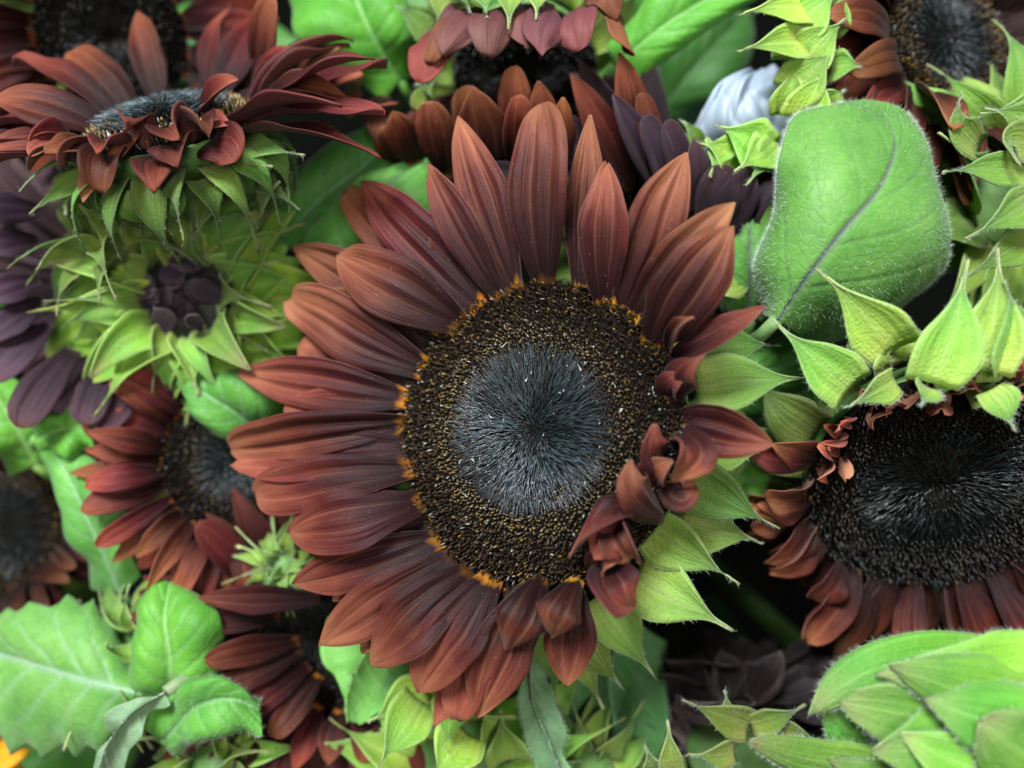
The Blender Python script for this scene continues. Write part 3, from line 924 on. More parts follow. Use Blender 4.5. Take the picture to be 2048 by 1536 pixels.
for b, t, w, m, cup, tn in [((255, 300, .286), (165, 405, .268), 70, None, .6, (1.15, 1.0, .95)), ((200, 290, .285), (62, 312, .262), 60, None, .7, (1.1, 1.05, 1.05)),
                        ((370, 285, .284), (462, 250, .268), 75, None, .6, (1.1, 1, 1)), ((390, 260, .288), (476, 160, .272), 80, None, .9, (1, .8, .8)),
                        ((280, 290, .285), (228, 322, .262), 60, (265, 250, .262), .8, (1, .9, .7)), ((230, 270, .29), (-20, 200, .28), 110, None, .5, (.9, .75, .7)),
                        ((180, 300, .288), (-30, 300, .27), 80, None, .5, (.95, .8, .8))]:
    px_blade(F3, 'petal', b, t, w, 6, 5, (0, 0.5, 0.85), 0, 0, cup, mid=m, tint=tn)
for b, t, w, tv in [((240, 350, .295), (242, 460, .285), 70, 1.0), ((420, 320, .295), (545, 335, .275), 60, .9), ((470, 300, .295), (608, 312, .272), 70, 1.1), ((330, 350, .29), (325, 440, .28), 60, .9),
                    ((440, 380, .30), (390, 480, .285), 70, .8), ((520, 420, .30), (560, 365, .283), 60, .9), ((150, 350, .295), (130, 430, .29), 60, 1.0), ((385, 330, .29), (470, 330, .28), 60, .8),
                    ((300, 345, .292), (345, 470, .282), 60, .8), ((190, 350, .295), (60, 430, .285), 60, 1.1), ((500, 350, .30), (600, 420, .29), 60, .7)]:
    px_blade(F3, 'bract', b, t, w, 4, 3, (0, 0.2, 1), 0, 10, 0.6, tint=(tv, tv, tv))

# ---- top left, behind: disc coloured near black to stand for shade
C4 = W(225, 75, .345)
F4 = flower('sunflower', 'shaded sunflower with black disc and glowing red petals behind the side-on flower', C4, nrm([0.30, -0.42, 0.85]), 0.0300, group='open dark red sunflowers',
     disc=dict(count=700, spines=400, dark=0.08, gold=0.0), petals=[dict(count=24, length=0.036, w=0.0145, el=10, elj=14, tint=(0.8, 0.42, 0.36), arch=0.007),
     dict(count=20, length=0.038, w=0.0145, el=-5, row=1, phase=.5, tint=(0.5, 0.32, 0.32))],
     bracts=[dict(count=18, length=0.040, w=0.017, el=-25, tint=(1.2, 1.2, 1.1), arc=(90, 270))])
for b, t, w, tn in [((520, 200, .33), (545, -10, .30), 75, (1.0, .8, .85)), ((490, 230, .33), (585, 95, .300), 90, (.9, .6, .6)), ((560, 170, .33), (680, 95, .305), 45, (1.15, 1.1, 1)),
                    ((570, 190, .33), (668, 142, .305), 40, (1.1, 1, 1)), ((610, 190, .33), (726, 152, .31), 45, (1.15, 1, .95)), ((715, 160, .325), (700, 235, .31), 35, (1.1, 1, 1)), ((770, 190, .33), (750, 280, .315), 60, (.7, .6, .75))]:
    px_blade(F4, 'petal', b, t, w, 5, 4, (0, 0.2, 1), 0, 10, .5, tint=tn)

# ---- top middle: faces down the picture, upper petals folded over its face
C5 = W(1050, 150, .345)
n5 = nrm([0.0, -0.80, 0.60])
F5 = flower('sunflower', 'nodding sunflower with mauve upper petals folded over its shade-darkened face', C5, n5, 0.0310, group='open dark red sunflowers',
     disc=dict(count=700, spines=400, dark=0.08, gold=0.0),  # disc colour near black, painting the shade inside the folded head
     petals=[dict(count=18, length=0.040, w=0.0170, el=45, elj=9, arc=(190, 350), tint=(0.8, 0.7, 0.65), arch=0.004)],
     bracts=[dict(count=18, length=0.036, w=0.018, el=-10, tint=(1.2, 1.2, 1.0), arc=(120, 250)), dict(count=18, length=0.036, w=0.018, el=-30, tint=(1.1, 1.1, 1.0), arc=(-40, 60))])
for b, t, w, tn in [((955, 15, .302), (890, 110, .287), 125, (.95, .85, 1.0)), ((1005, 10, .298), (975, 112, .283), 110, (.85, .75, .95)), ((1055, 20, .299), (1050, 98, .286), 95, (1, .85, 1.0)),
                    ((1105, 10, .297), (1080, 118, .282), 115, (1, .85, 1.05)), ((1150, 20, .299), (1150, 104, .286), 120, (1.05, .85, .9)), ((1200, 10, .304), (1268, 112, .290), 100, (1.2, .8, .6)),
                    ((920, 40, .304), (835, 165, .294), 110, (1.2, .8, .6)), ((1180, -20, .298), (1235, 40, .288), 110, (1.2, .75, .6)), ((960, 50, .303), (855, 125, .291), 80, (1.2, .8, .6))]:
    px_blade(F5, 'petal', b, t, w * .85, -6 + random.uniform(-3, 3), -7 + random.uniform(-3, 3), (0.1, -0.5, -0.8), random.gauss(0, 16), random.gauss(0, 30), random.uniform(0.3, 0.9), tint=tuple(.62 * x for x in tn), wob=.09)
for b, t, w, tn in [((830, 330, .322), (785, 222, .302), 75, (.8, .75, .6)), ((890, 350, .318), (858, 203, .296), 80, (.9, .75, .68)), ((960, 330, .322), (928, 172, .302), 75, (.75, .65, .55)), ((985, 350, .314), (945, 175, .290), 105, (.9, .72, .66)),
                    ((1040, 340, .318), (1026, 132, .296), 70, (.95, .8, .72)), ((1030, 350, .310), (1040, 190, .286), 60, (1.0, .85, .7)), ((1090, 340, .316), (1078, 162, .293), 75, (.85, .7, .62)), ((1120, 350, .31), (1125, 195, .288), 60, (1, .8, .65)), ((800, 340, .33), (762, 250, .315), 60, (.8, .7, .6))]:
    px_blade(F5, 'petal', b, t, w, 5, 4, (0, 0.1, 1), 0, 8, .55, tint=tn)
for b, t, w, tv in [((960, -20, .298), (975, 35, .284), 80, 1.25), ((1020, -20, .296), (1018, 60, .283), 70, 1.3), ((1070, -20, .296), (1075, 40, .284), 70, 1.3), ((900, 0, .305), (870, 60, .30), 80, .9),
                    ((860, 80, .315), (790, 10, .31), 60, .9), ((860, 190, .32), (830, 170, .31), 60, .9), ((920, -20, .30), (940, 25, .29), 70, 1.1), ((840, 230, .325), (870, 160, .315), 60, .9)]:
    px_blade(F5, 'bract', b, t, w, 4, 3, (0, 0.3, 1), 0, 5, 0.5, tint=(tv, tv, tv * .9))

# ---- behind the open flower: petals tinted nearly black to stand for shade
C6 = W(1345, 500, .325)
F6 = flower('sunflower', 'sunflower with shade-darkened petals tucked behind the big rust red one', C6, nrm([0.05, 0.15, 0.95]), 0.0300, group='open dark red sunflowers',
     disc=dict(count=500, spines=300, dark=0.25),
     petals=[dict(count=24, length=0.050, w=0.0150, el=32, elj=5, arc=(100, 165), tint=(0.4, 0.34, 0.3), mat=M_PURPLE, cup=0.7),
             dict(count=24, length=0.050, w=0.0150, el=18, elj=5, arc=(100, 165), row=1, phase=.5, tint=(0.4, 0.34, 0.3), mat=M_PURPLE, cup=0.6)],
     bracts=[dict(count=16, length=0.038, w=0.018, el=-15, tint=(.8, .8, .7))])
for b, t, w, tn in [((1290, 360, .315), (1240, 105, .293), 80, (.75, .62, .55)), ((1260, 380, .315), (1142, 148, .296), 75, (.5, .42, .36)), ((1330, 400, .31), (1225, 190, .290), 70, (.28, .24, .26)),
                    ((1330, 420, .31), (1282, 185, .292), 55, (.5, .36, .34)), ((1350, 420, .308), (1290, 230, .288), 60, (.22, .2, .24)), ((1370, 420, .308), (1335, 240, .289), 55, (.26, .2, .22)),
                    ((1390, 430, .307), (1388, 275, .290), 55, (.3, .24, .22)), ((1410, 480, .305), (1445, 330, .290), 90, (.16, .13, .13)), ((1440, 480, .304), (1500, 330, .289), 80, (.15, .13, .13)), ((1450, 500, .304), (1540, 345, .292), 60, (.15, .13, .13))]:
    px_blade(F6, 'petal', b, t, w, 5, 4, (0, 0.1, 1), 0, 5, .6, mat=None if tn[0] > .4 else M_PURPLE, tint=tn if tn[0] > .4 else tuple(2.2 * x for x in tn))
for b, t, w, tv in [((1480, 330, .300), (1395, 285, .29), 110, 1.4), ((1530, 320, .298), (1430, 250, .29), 130, 1.6), ((1540, 300, .296), (1470, 345, .285), 90, 1.4), ((1440, 290, .300), (1420, 355, .29), 70, 1.4), ((1560, 290, .298), (1490, 370, .287), 80, 1.3), ((1400, 300, .306), (1360, 240, .30), 40, 1.0)]:
    px_blade(F6, 'bract', b, t, w, 5, 4, (0, 0.1, 1), 0, 0, 0.5, tint=(tv, tv, tv * .8))

# ---- top right
C7 = W(1893, 75, .315)
F7 = flower('sunflower', 'brown petalled sunflower with shiny grey black disc beside a column of lime bracts', C7, nrm([0.28, 0.10, 0.93]), 0.0275, group='open dark red sunflowers',
     disc=dict(count=1100, spines=800, dark=0.6, blue=1.8, button=0.7, dome=0.12),
     petals=[dict(count=26, length=0.040, w=0.0155, el=28, elj=10, tint=(0.80, 0.72, 0.66), cup=0.6), dict(count=24, length=0.042, w=0.0155, el=10, row=1, phase=.5, tint=(0.6, 0.52, 0.46), cup=.6),
             dict(count=22, length=0.042, w=0.0155, el=-8, row=2, phase=.2, tint=(0.5, 0.44, 0.40), cup=.6)],
     bracts=[dict(count=18, length=0.034, w=0.018, el=-30, tint=(1.0, 1.0, .9), arc=(150, 300))])
for b, t, w, tv, m in [((1620, 20, .288), (1478, 30, .280), 80, 1.5, None), ((1610, 90, .288), (1476, 102, .280), 80, 1.5, None), ((1590, 60, .290), (1680, -20, .285), 110, 1.35, None), ((1600, 130, .290), (1690, 40, .284), 110, 1.4, None),
                    ((1580, 190, .290), (1670, 100, .284), 110, 1.3, None), ((1600, 240, .290), (1650, 140, .284), 100, 1.3, None), ((1660, 140, .292), (1725, 135, .284), 70, 1.1, None), ((1650, 220, .292), (1690, 180, .286), 70, 1.25, None),
                    ((1570, 0, .292), (1600, -60, .286), 100, 1.3, None), ((1650, 60, .292), (1690, -20, .287), 90, 1.2, None), ((1575, 120, .293), (1600, 30, .287), 80, 1.3, None), ((1572, 230, .294), (1590, 130, .288), 80, 1.25, None)]:
    px_blade(F7, 'bract', b, t, w, 5, 4, (-0.2, 0, 1), 0, 0, 0.7, tint=(tv, tv, tv * .8))

# ---- left: opening bud inside a rosette of green bracts
C8 = W(368, 588, .320)
n8 = nrm([0.04, 0.05, 1.0])
F8 = flower('sunflower_bud', 'half open bud, dark purple folded petals in a rosette of bright green bracts', C8, n8, 0.018, cat='bud', rtint=(.12, .08, .2),
     petals=[dict(count=6, length=0.020, w=0.009, el=115, elj=16, tint=(1.2, 1.2, 1.4), mat=M_PURPLE, cup=-.9, arch=0.006, back=-.001, wob=.06),
             dict(count=8, length=0.019, w=0.011, el=150, elj=10, tint=(.6, .6, .7), mat=M_PURPLE, cup=-.8, arch=0.005, back=0.0, phase=.5), dict(count=7, length=0.018, w=0.012, el=168, elj=5, tint=(.3, .3, .3), mat=M_PURPLE, cup=-.6, arch=0.003, back=0.0)],
     bracts=[dict(count=10, length=0.022, w=0.014, el=50, elj=16, back=0.001, tint=(1.0, 1.02, .9), recurve=0.014, cup=.9, lenj=.35, hair=50),
             dict(count=12, length=0.028, w=0.021, el=36, elj=16, back=0.004, phase=.5, tint=(1.15, 1.2, .85), recurve=0.010, cup=1.2, lenj=.3, hair=50, broad=True),
             dict(count=13, length=0.036, w=0.025, el=24, elj=15, back=0.007, phase=.2, tint=(1.25, 1.3, .8), recurve=0.010, cup=1.2, lenj=.25, hair=50),
             dict(count=14, length=0.042, w=0.028, el=10, elj=14, back=0.010, phase=.7, tint=(1.3, 1.38, .75), recurve=0.008, cup=1.1, lenj=.25, broad=True, hair=50),
             dict(count=16, length=0.050, w=0.028, el=-4, elj=12, back=0.013, phase=.4, tint=(1.3, 1.38, .75), recurve=0.008, cup=.9, lenj=.2, broad=True)])

# ---- left, under the bud: hangs face down, backs of purple petals
C9 = W(300, 610, .372)
F9 = flower('sunflower', 'sunflower under the bud with long purple black petals seen from their backs', C9, nrm([-0.10, -0.25, 0.95]), 0.0330, group='open dark red sunflowers',
     petals=[dict(count=34, length=0.060, w=0.0125, el=8, elj=7, arc=(120, 290), tint=(.95, .68, .60), cup=0.5, mat=M_PURPLE), dict(count=34, length=0.060, w=0.0125, el=-3, elj=7, arc=(115, 300), row=1, phase=.5, tint=(1.0, .72, .66), cup=0.5, mat=M_PURPLE)],
     disc=dict(count=400, spines=200, dark=.3))
for b, t, w, tn in [((150, 700, .325), (40, 855, .305), 90, (.42, .32, .38)), ((220, 730, .325), (170, 850, .310), 80, (.5, .4, .5)), ((260, 760, .325), (205, 880, .312), 80, (.55, .38, .42)), ((100, 650, .325), (-20, 760, .31), 80, (.6, .5, .7)),
                    ((90, 600, .325), (-30, 690, .31), 70, (.5, .45, .65)), ((80, 560, .325), (-30, 600, .31), 70, (.6, .55, .75)), ((80, 480, .325), (-30, 500, .31), 70, (.55, .5, .7)), ((80, 420, .325), (-30, 420, .31), 70, (.6, .55, .75))]:
    px_blade(F9, 'petal', b, t, w, 4, 3, (0, 0, 1), 0, 5, .5, mat=M_PURPLE, tint=(1.7 * tn[0], 1.5 * tn[1], 1.25 * tn[2]))

# ---- lower left: red brown, disc half hidden by the big flower
C10 = W(480, 920, .330)
F10 = flower('sunflower', 'brick red sunflower with slate disc half hidden behind the big flower', C10, nrm([0.22, 0.10, 0.95]), 0.0300, group='open dark red sunflowers',
     disc=dict(count=1000, spines=700, dark=0.40, blue=1.6, gold=0.2),
     petals=[dict(count=34, length=0.028, w=0.0110, el=14, elj=6, arc=(120, 330), tint=(1.05, 0.85, 0.80), cup=.5), dict(count=30, length=0.031, w=0.0115, el=2, elj=6, arc=(120, 330), row=1, phase=.5, tint=(0.9, 0.72, 0.68), cup=.5)],
     bracts=[dict(count=16, length=0.034, w=0.017, el=-20, tint=(.8, .85, .75))])

# ---- far left
C11 = W(15, 1060, .365)
F11 = flower('sunflower', 'faded sunflower with bare slate disc and shrivelled brown petals at a pale leaf', C11, nrm([-0.1, 0.2, 0.95]), 0.0255, group='open dark red sunflowers',
     disc=dict(count=700, spines=500, dark=0.6, blue=1.5, button=.85),
     petals=[dict(count=22, length=0.026, w=0.0125, el=20, elj=18, tint=(0.55, 0.45, 0.38), cup=.9), dict(count=18, length=0.030, w=0.0125, el=-10, row=1, phase=.5, tint=(0.5, 0.4, 0.34), cup=.8)],
     bracts=[dict(count=16, length=0.034, w=0.017, el=-20, tint=(.8, .85, .75))])

# ---- lower left of the big flower
C12 = W(655, 1265, .335)
F12 = flower('sunflower', 'deeply shaded maroon sunflower with black centre under the lower petals of the big flower', C12, nrm([0.15, 0.10, 0.97]), 0.0270, group='open dark red sunflowers',
     disc=dict(count=700, spines=300, dark=0.10, gold=0.1),  # deep shade painted in: near black disc, darkened petal tints
     petals=[dict(count=26, length=0.044, w=0.0135, el=20, elj=7, arc=(110, 320), tint=(0.42, 0.30, 0.33), cup=.6), dict(count=26, length=0.050, w=0.0140, el=6, elj=7, arc=(120, 320), row=1, phase=.5, tint=(0.46, 0.33, 0.34), cup=.6)],
     bracts=[dict(count=16, length=0.034, w=0.017, el=-20, tint=(.9, .95, .75))])
for b, t, w, tn in [((600, 1280, .318), (410, 1320, .296), 60, (.45, .32, .34)), ((605, 1300, .318), (425, 1385, .298), 60, (.5, .36, .36)), ((620, 1330, .32), (480, 1430, .300), 62, (.5, .36, .36)), ((640, 1350, .32), (545, 1475, .303), 62, (.5, .36, .36)), ((640, 1200, .315), (395, 1195, .298), 60, (.55, .48, .5)), ((560, 1230, .315), (375, 1250, .300), 55, (.5, .42, .5)), ((680, 1420, .325), (655, 1530, .312), 60, (.8, .6, .55)), ((730, 1400, .325), (735, 1525, .312), 60, (.8, .6, .55)), ((640, 1410, .325), (590, 1540, .312), 60, (.8, .6, .55))]:
    px_blade(F12, 'petal', b, t, w, 4, 3, (0, 0.2, 1), 0, 5, .6, tint=tn)

# ---- bottom middle: lime green back of a head
C13 = W(935, 1560, .315)
F13 = flower('sunflower_bud', 'closed head of fat lime green bracts just below the big flower', C13, nrm([0.0, 0.25, 0.95]), 0.022, cat='bud',
     bracts=[dict(count=13, length=0.036, w=0.020, el=25, elj=10, back=.002, tint=(1.3, 1.35, .9), recurve=.012, cup=.8), dict(count=14, length=0.044, w=0.022, el=5, elj=10, back=.008, phase=.5, tint=(1.25, 1.3, .9), recurve=.010, cup=.7)])
for b, t, w, tv, roll in [((840, 1400, .302), (755, 1536, .288), 110, 1.45, 0), ((850, 1380, .306), (735, 1445, .30), 110, 1.25, 0), ((910, 1380, .300), (890, 1500, .285), 90, 1.4, 0), ((930, 1460, .298), (860, 1560, .285), 120, 1.45, 0), ((1000, 1450, .304), (960, 1420, .293), 90, 1.4, 0), ((1020, 1520, .304), (1000, 1420, .295), 100, 1.3, 0)]:
    px_blade(F13, 'bract', b, t, w, 6, 5, (0, 0.1, 1), roll, 0, 0.7, tint=(tv, tv, tv * .75))

# ---- bottom right: big green head from behind, overlapping hairy bracts
C14 = W(1960, 1560, .275)
F14 = flower('sunflower_bud', 'big closed head of broad overlapping hairy green bracts', C14, nrm([0.05, 0.1, 0.99]), 0.034, cat='bud', cup_depth=0.6,
     bracts=None)
for k, (b, t, w, tv, m, roll) in enumerate([
        ((2110, 1330, .252), (1618, 1428, .246), 105, 1.0, (1780, 1285, .240), -12), ((2130, 1330, .244), (1752, 1352, .240), 150, 1.25, None, -8), ((2120, 1420, .240), (1775, 1330, .238), 170, 1.15, (1930, 1400, .232), 6),
        ((2030, 1470, .246), (1680, 1405, .244), 150, .95, None, 12), ((1980, 1480, .243), (1745, 1500, .238), 170, 1.0, None, -6), ((2130, 1480, .236), (1850, 1400, .234), 190, 1.2, None, 5),
        ((1920, 1560, .248), (1498, 1482, .246), 85, .9, (1650, 1530, .250), 20), ((1830, 1500, .252), (1645, 1395, .250), 110, 1.0, (1690, 1480, .256), 10), ((2040, 1570, .240), (1800, 1470, .236), 150, 1.25, None, -10),
        ((2130, 1570, .234), (1960, 1440, .230), 190, 1.0, None, 8), ((1860, 1620, .250), (1655, 1520, .248), 120, .9, None, 15), ((1960, 1600, .244), (1790, 1545, .240), 120, 1.2, None, -15), ((1900, 1470, .250), (1720, 1450, .246), 120, .85, None, 0)]):
    px_blade(F14, 'bract', b, t, w, 7, 5, (0, 0.1, 1), roll, random.uniform(-20, 20), random.choice((-0.55, -0.35, 0.35)), hair=420, mid=m, broad=('round', True, True)[k % 3], wob=.05, tint=(tv * .8, tv * 1.1, tv * .7))
for b, t in [((1780, 1500, .262), (1790, 1560, .258)), ((1820, 1500, .262), (1835, 1560, .258))]:
    px_blade(F14, 'petal', b, t, 50, 3, 2, (0, 0, 1), 0, 0, .5)

# ---- below right: petals and brownish bracts, tints darkened to sink them in shade
C15 = W(1480, 1500, .335)
F15 = flower('sunflower', 'shaded sunflower with blackish crumpled petals above olive bracts, beside the hairy closed head', C15, nrm([0.0, 0.85, 0.5]), 0.022, rtint=(.5, .5, .5),
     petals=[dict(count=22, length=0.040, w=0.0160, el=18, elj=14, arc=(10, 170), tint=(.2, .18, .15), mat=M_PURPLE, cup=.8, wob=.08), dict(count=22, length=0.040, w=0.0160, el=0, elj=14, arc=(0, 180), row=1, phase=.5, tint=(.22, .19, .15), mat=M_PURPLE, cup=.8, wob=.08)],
     bracts=[dict(count=18, length=0.040, w=0.018, el=-10, elj=18, arc=(170, 370), tint=(.75, .7, .6)), dict(count=18, length=0.040, w=0.018, el=-45, elj=14, back=.014, phase=.5, arc=(170, 370), tint=(.7, .72, .6))],
     )
for b, t, w, roll in [((1560, 1350, 0.330), (1330, 1320, 0.328), 90, 30), ((1560, 1340, 0.328), (1660, 1290, 0.322), 70, -30), ((1440, 1400, 0.332), (1320, 1350, 0.330), 80, 10), ((1500, 1400, 0.328), (1560, 1300, 0.322), 80, 20), ((1460, 1400, 0.330), (1440, 1300, 0.326), 90, -20),
                      ((1540, 1400, 0.326), (1680, 1330, 0.322), 80, 15), ((1400, 1420, 0.332), (1390, 1310, 0.330), 80, 0), ((1580, 1420, 0.326), (1700, 1380, 0.320), 80, -15), ((1500, 1420, 0.326), (1350, 1400, 0.322), 80, 25)]:
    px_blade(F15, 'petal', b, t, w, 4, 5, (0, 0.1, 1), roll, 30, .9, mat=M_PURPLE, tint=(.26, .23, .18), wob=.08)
for b, t, w, tv in [((1500, 1450, .292), (1365, 1400, .284), 80, .85), ((1470, 1500, .292), (1375, 1510, .282), 60, .85), ((1340, 1540, .29), (1335, 1440, .282), 50, 1.0), ((1450, 1440, .294), (1450, 1380, .286), 40, 1.0), ((1500, 1450, .292), (1610, 1410, .284), 60, .7), ((1560, 1460, .292), (1640, 1480, .28), 60, .7), ((1310, 1550, .295), (1290, 1490, .285), 60, .9)]:
    px_blade(F15, 'bract', b, t, w, 4, 3, (0, 0.1, 1), 0, 10, 0.7, hair=120, tint=(tv * 1.15, tv, tv * .9))

# ---- right edge: curling bracts of a head turned away
C16 = W(2080, 370, .300)
F16 = flower('sunflower_bud', 'closed head with curling bristly bracts right of the broad leaf', C16, nrm([-0.15, 0.0, 0.95]), 0.026, cat='bud',
     bracts=[dict(count=14, length=0.036, w=0.020, el=20, elj=14, back=.003, tint=(1.1, 1.15, .9), recurve=.014, hair=60), dict(count=16, length=0.046, w=0.022, el=0, elj=14, back=.008, phase=.5, tint=(1, 1.05, .85), recurve=.014, hair=60)])
for b, t, w, tv, m in [((1960, 300, .285), (1925, 185, .278), 80, .9, (1900, 250, .272)), ((2060, 260, .283), (1970, 215, .272), 90, 1.2, None), ((2070, 350, .280), (1885, 345, .270), 80, 1.1, (1960, 330, .268)), ((2060, 400, .278), (1930, 480, .270), 90, .95, None),
                       ((2080, 300, .28), (2040, 330, .268), 90, 1.1, (1990, 260, .268)), ((2060, 470, .284), (1920, 560, .276), 90, .9, None), ((2090, 220, .284), (1960, 230, .275), 80, 1.1, None)]:
    px_blade(F16, 'bract', b, t, w, 5, 4, (0, 0, 1), 0, 10, 0.6, hair=160, mid=m, tint=(tv, tv, tv * .9))

# ---- yellow flower showing two petal tips in the lower left corner
C17 = W(-150, 1500, .330)
flower('sunflower', 'bright yellow sunflower with only petal tips showing beside the toothed leaf', C17, nrm([0.1, 0.1, 0.97]), 0.022, group=None,
     petals=[dict(count=18, length=0.021, w=0.016, el=12, elj=3, mat=M_YELLOW, arc=(-60, 60), lenj=.1), dict(count=18, length=0.019, w=0.016, el=3, elj=3, row=1, phase=.5, mat=M_YELLOW, arc=(-60, 60))],
     disc=dict(count=300, spines=150, dark=.6), bracts=[dict(count=12, length=.02, w=.014, el=-30)])

# ---- small pale buds caught between the heads
for (px, py, d), n_, R_, lab_, tv in [
    ((262, 1300, .318), (-0.4, 0.3, 0.85), 0.011, 'small pale bud with curled grey tips above the toothed leaf', 1.15),
    ((560, 1128, .318), (0.1, 0.3, 0.9), 0.0055, 'small green bud wedged between the brick red flower and the big one', 1.2),
    ((420, 1520, .312), (-0.1, 0.5, 0.8), 0.010, 'small bud with long bent bracts under the rolled green leaf', 1.1),
    ((230, 470, .318), (-0.3, 0.6, 0.7), 0.012, 'young bud squeezed in between the side-on flower and the half open bud', .9),
    ((1170, 1560, .318), (0.1, 0.4, 0.9), 0.013, 'little bud with upright bracts beside the grey green narrow leaf', .9)]:
    flower('sunflower_bud', lab_, W(px, py, d), n_, R_, cat='bud',
        bracts=[dict(count=7, length=R_ * 1.7, w=R_ * 0.9, el=60, elj=18, back=.001, tint=(tv, tv, tv * .85), recurve=.008, cup=1.0, lenj=.3, hair=40),
                dict(count=8, length=R_ * 2.2, w=R_ * 1.1, el=30, elj=18, back=.003, phase=.5, tint=(tv, tv, tv * .85), recurve=.010, cup=1.0, lenj=.3, hair=40),
                dict(count=9, length=R_ * 2.5, w=R_ * 1.1, el=5, elj=15, back=.006, phase=.2, tint=(tv, tv, tv * .8), recurve=.008, cup=.9, lenj=.3, hair=40)])

# ================================================================== LEAVES
# broad hairy leaf, upper right
leaf_thing('broad pillowy hairy leaf with dark grey midrib beside the big flower',
    [(1555, 640, .272), (1620, 545, .262), (1690, 455, .258), (1765, 365, .262), (1790, 280, .268), (1752, 204, .282)],
    [(1500, 625, .300), (1515, 520, .285), (1545, 420, .278), (1562, 300, .276), (1590, 226, .280), (1690, 203, .284)],
    [(1640, 690, .300), (1790, 625, .290), (1895, 540, .284), (1888, 400, .280), (1862, 290, .280), (1812, 228, .284)],
    bulge=0.007, mat=M_LEAFD, nt=150, nu=121, puff=0.0011, nlat=4, slope=0.45, wv=0.030, hair=2200, hface=2600, hlen=0.0017, lat=0.35, tint=(1.3, 1.12, 1.5), wob=0.002)
leaf_thing('darker leaf folded behind the broad pillowy leaf',
    [(1500, 640, .300), (1500, 540, .290), (1500, 430, .296)], [(1440, 620, .31), (1455, 520, .300), (1495, 432, .300)], [(1580, 640, .31), (1560, 540, .30), (1510, 430, .30)],
    bulge=0.006, mat=M_LEAFD, hair=700, tint=(.75, .8, .75))
leaf_thing('smooth pale green leaf standing upright beside the slate disc flower',
    [(240, 1190, .335), (185, 1060, .320), (135, 950, .320), (105, 900, .325)], [(190, 1175, .340), (140, 1080, .325), (92, 970, .325), (78, 905, .328)], [(285, 1150, .330), (260, 1040, .322), (225, 950, .322), (150, 900, .326)],
    bulge=0.004, tint=(1.35, 1.3, 1.75), puff=.0005)
leaf_thing('large toothed pale green leaf with long stalk beside the yellow petals',
    [(270, 1385, .300), (170, 1360, .300), (40, 1320, .310), (-120, 1270, .33)], [(300, 1420, .310), (190, 1500, .310), (40, 1500, .318), (-140, 1400, .335)], [(260, 1330, .320), (170, 1200, .318), (50, 1225, .322), (-110, 1200, .34)],
    bulge=0.005, teeth=0.28, nteeth=8, tint=(1.6, 1.32, 2.1), nt=90, puff=.0008)
leaf_thing('bright green leaf bent over at the left of the maroon flower',
    [(330, 1420, .305), (340, 1330, .298), (330, 1230, .300), (340, 1165, .310)], [(270, 1400, .315), (265, 1320, .303), (260, 1240, .303), (320, 1165, .312)], [(420, 1400, .315), (450, 1310, .305), (440, 1230, .305), (360, 1165, .312)],
    bulge=.006, tint=(1.2, 1.25, 1.0))
leaf_thing('green leaf rolled below the bent bright one',
    [(330, 1480, .300), (400, 1410, .290), (470, 1400, .290), (520, 1420, .295)], [(310, 1420, .305), (380, 1360, .296), (460, 1370, .294), (525, 1400, .296)], [(350, 1520, .305), (410, 1470, .296), (480, 1460, .294), (522, 1445, .296)],
    bulge=.005, tint=(1.1, 1.2, 1.2), hair=300)
leaf_thing('greyish dry leaf hanging from the lower left stalk',
    [(330, 1385, .290), (270, 1420, .285), (215, 1490, .285), (190, 1580, .29)], [(320, 1375, .292), (240, 1420, .290), (180, 1490, .290), (160, 1580, .295)], [(340, 1400, .292), (285, 1450, .290), (255, 1520, .290), (240, 1600, .295)],
    bulge=.003, tint=(1.7, 1.15, 2.2))
leaf_thing('vivid green leaf blade in the gap right of the shaded top flower',
    [(800, 160, .345), (740, 60, .330), (690, -60, .33)], [(770, 190, .35), (610, 90, .335), (560, -60, .335)], [(850, 150, .35), (820, 40, .335), (800, -60, .335)],
    bulge=.006, tint=(.95, 1.15, .7))
leaf_thing('long green leaf slanting above the shade-darkened petals',
    [(1230, 130, .320), (1330, 50, .310), (1450, -20, .31), (1560, -80, .31)], [(1215, 90, .325), (1300, -10, .315), (1400, -70, .315), (1540, -110, .315)], [(1260, 160, .325), (1370, 90, .315), (1480, 10, .315), (1580, -60, .315)],
    bulge=.004, tint=(1.0, 1.2, .8))
leaf_thing('mint green leaf showing between upper left petals of the big flower',
    [(700, 580, .330), (740, 470, .318), (800, 350, .318), (840, 330, .325)], [(600, 540, .335), (630, 450, .325), (730, 345, .325), (820, 325, .328)], [(880, 560, .335), (880, 460, .325), (870, 370, .322), (850, 330, .326)],
    bulge=.006, mat=M_LEAFD, tint=(1.3, 1.25, 1.5))
leaf_thing('pale leaf under the left petals of the big flower beside the bud',
    [(560, 900, .335), (480, 830, .318), (400, 780, .315), (360, 740, .32)], [(500, 900, .335), (430, 860, .320), (380, 810, .318), (355, 760, .322)], [(640, 850, .335), (560, 770, .320), (470, 730, .318), (380, 725, .322)],
    bulge=.005, tint=(1.1, 1.1, 1.2))
leaf_thing('lime leaf with a white fold under the lower left petals of the big flower',
    [(780, 1230, .320), (720, 1320, .306), (690, 1400, .304), (695, 1445, .308)], [(660, 1240, .325), (640, 1300, .315), (660, 1370, .310), (690, 1440, .312)], [(880, 1280, .325), (830, 1360, .312), (780, 1420, .308), (720, 1450, .310)],
    bulge=.006, tint=(1.25, 1.35, .9))
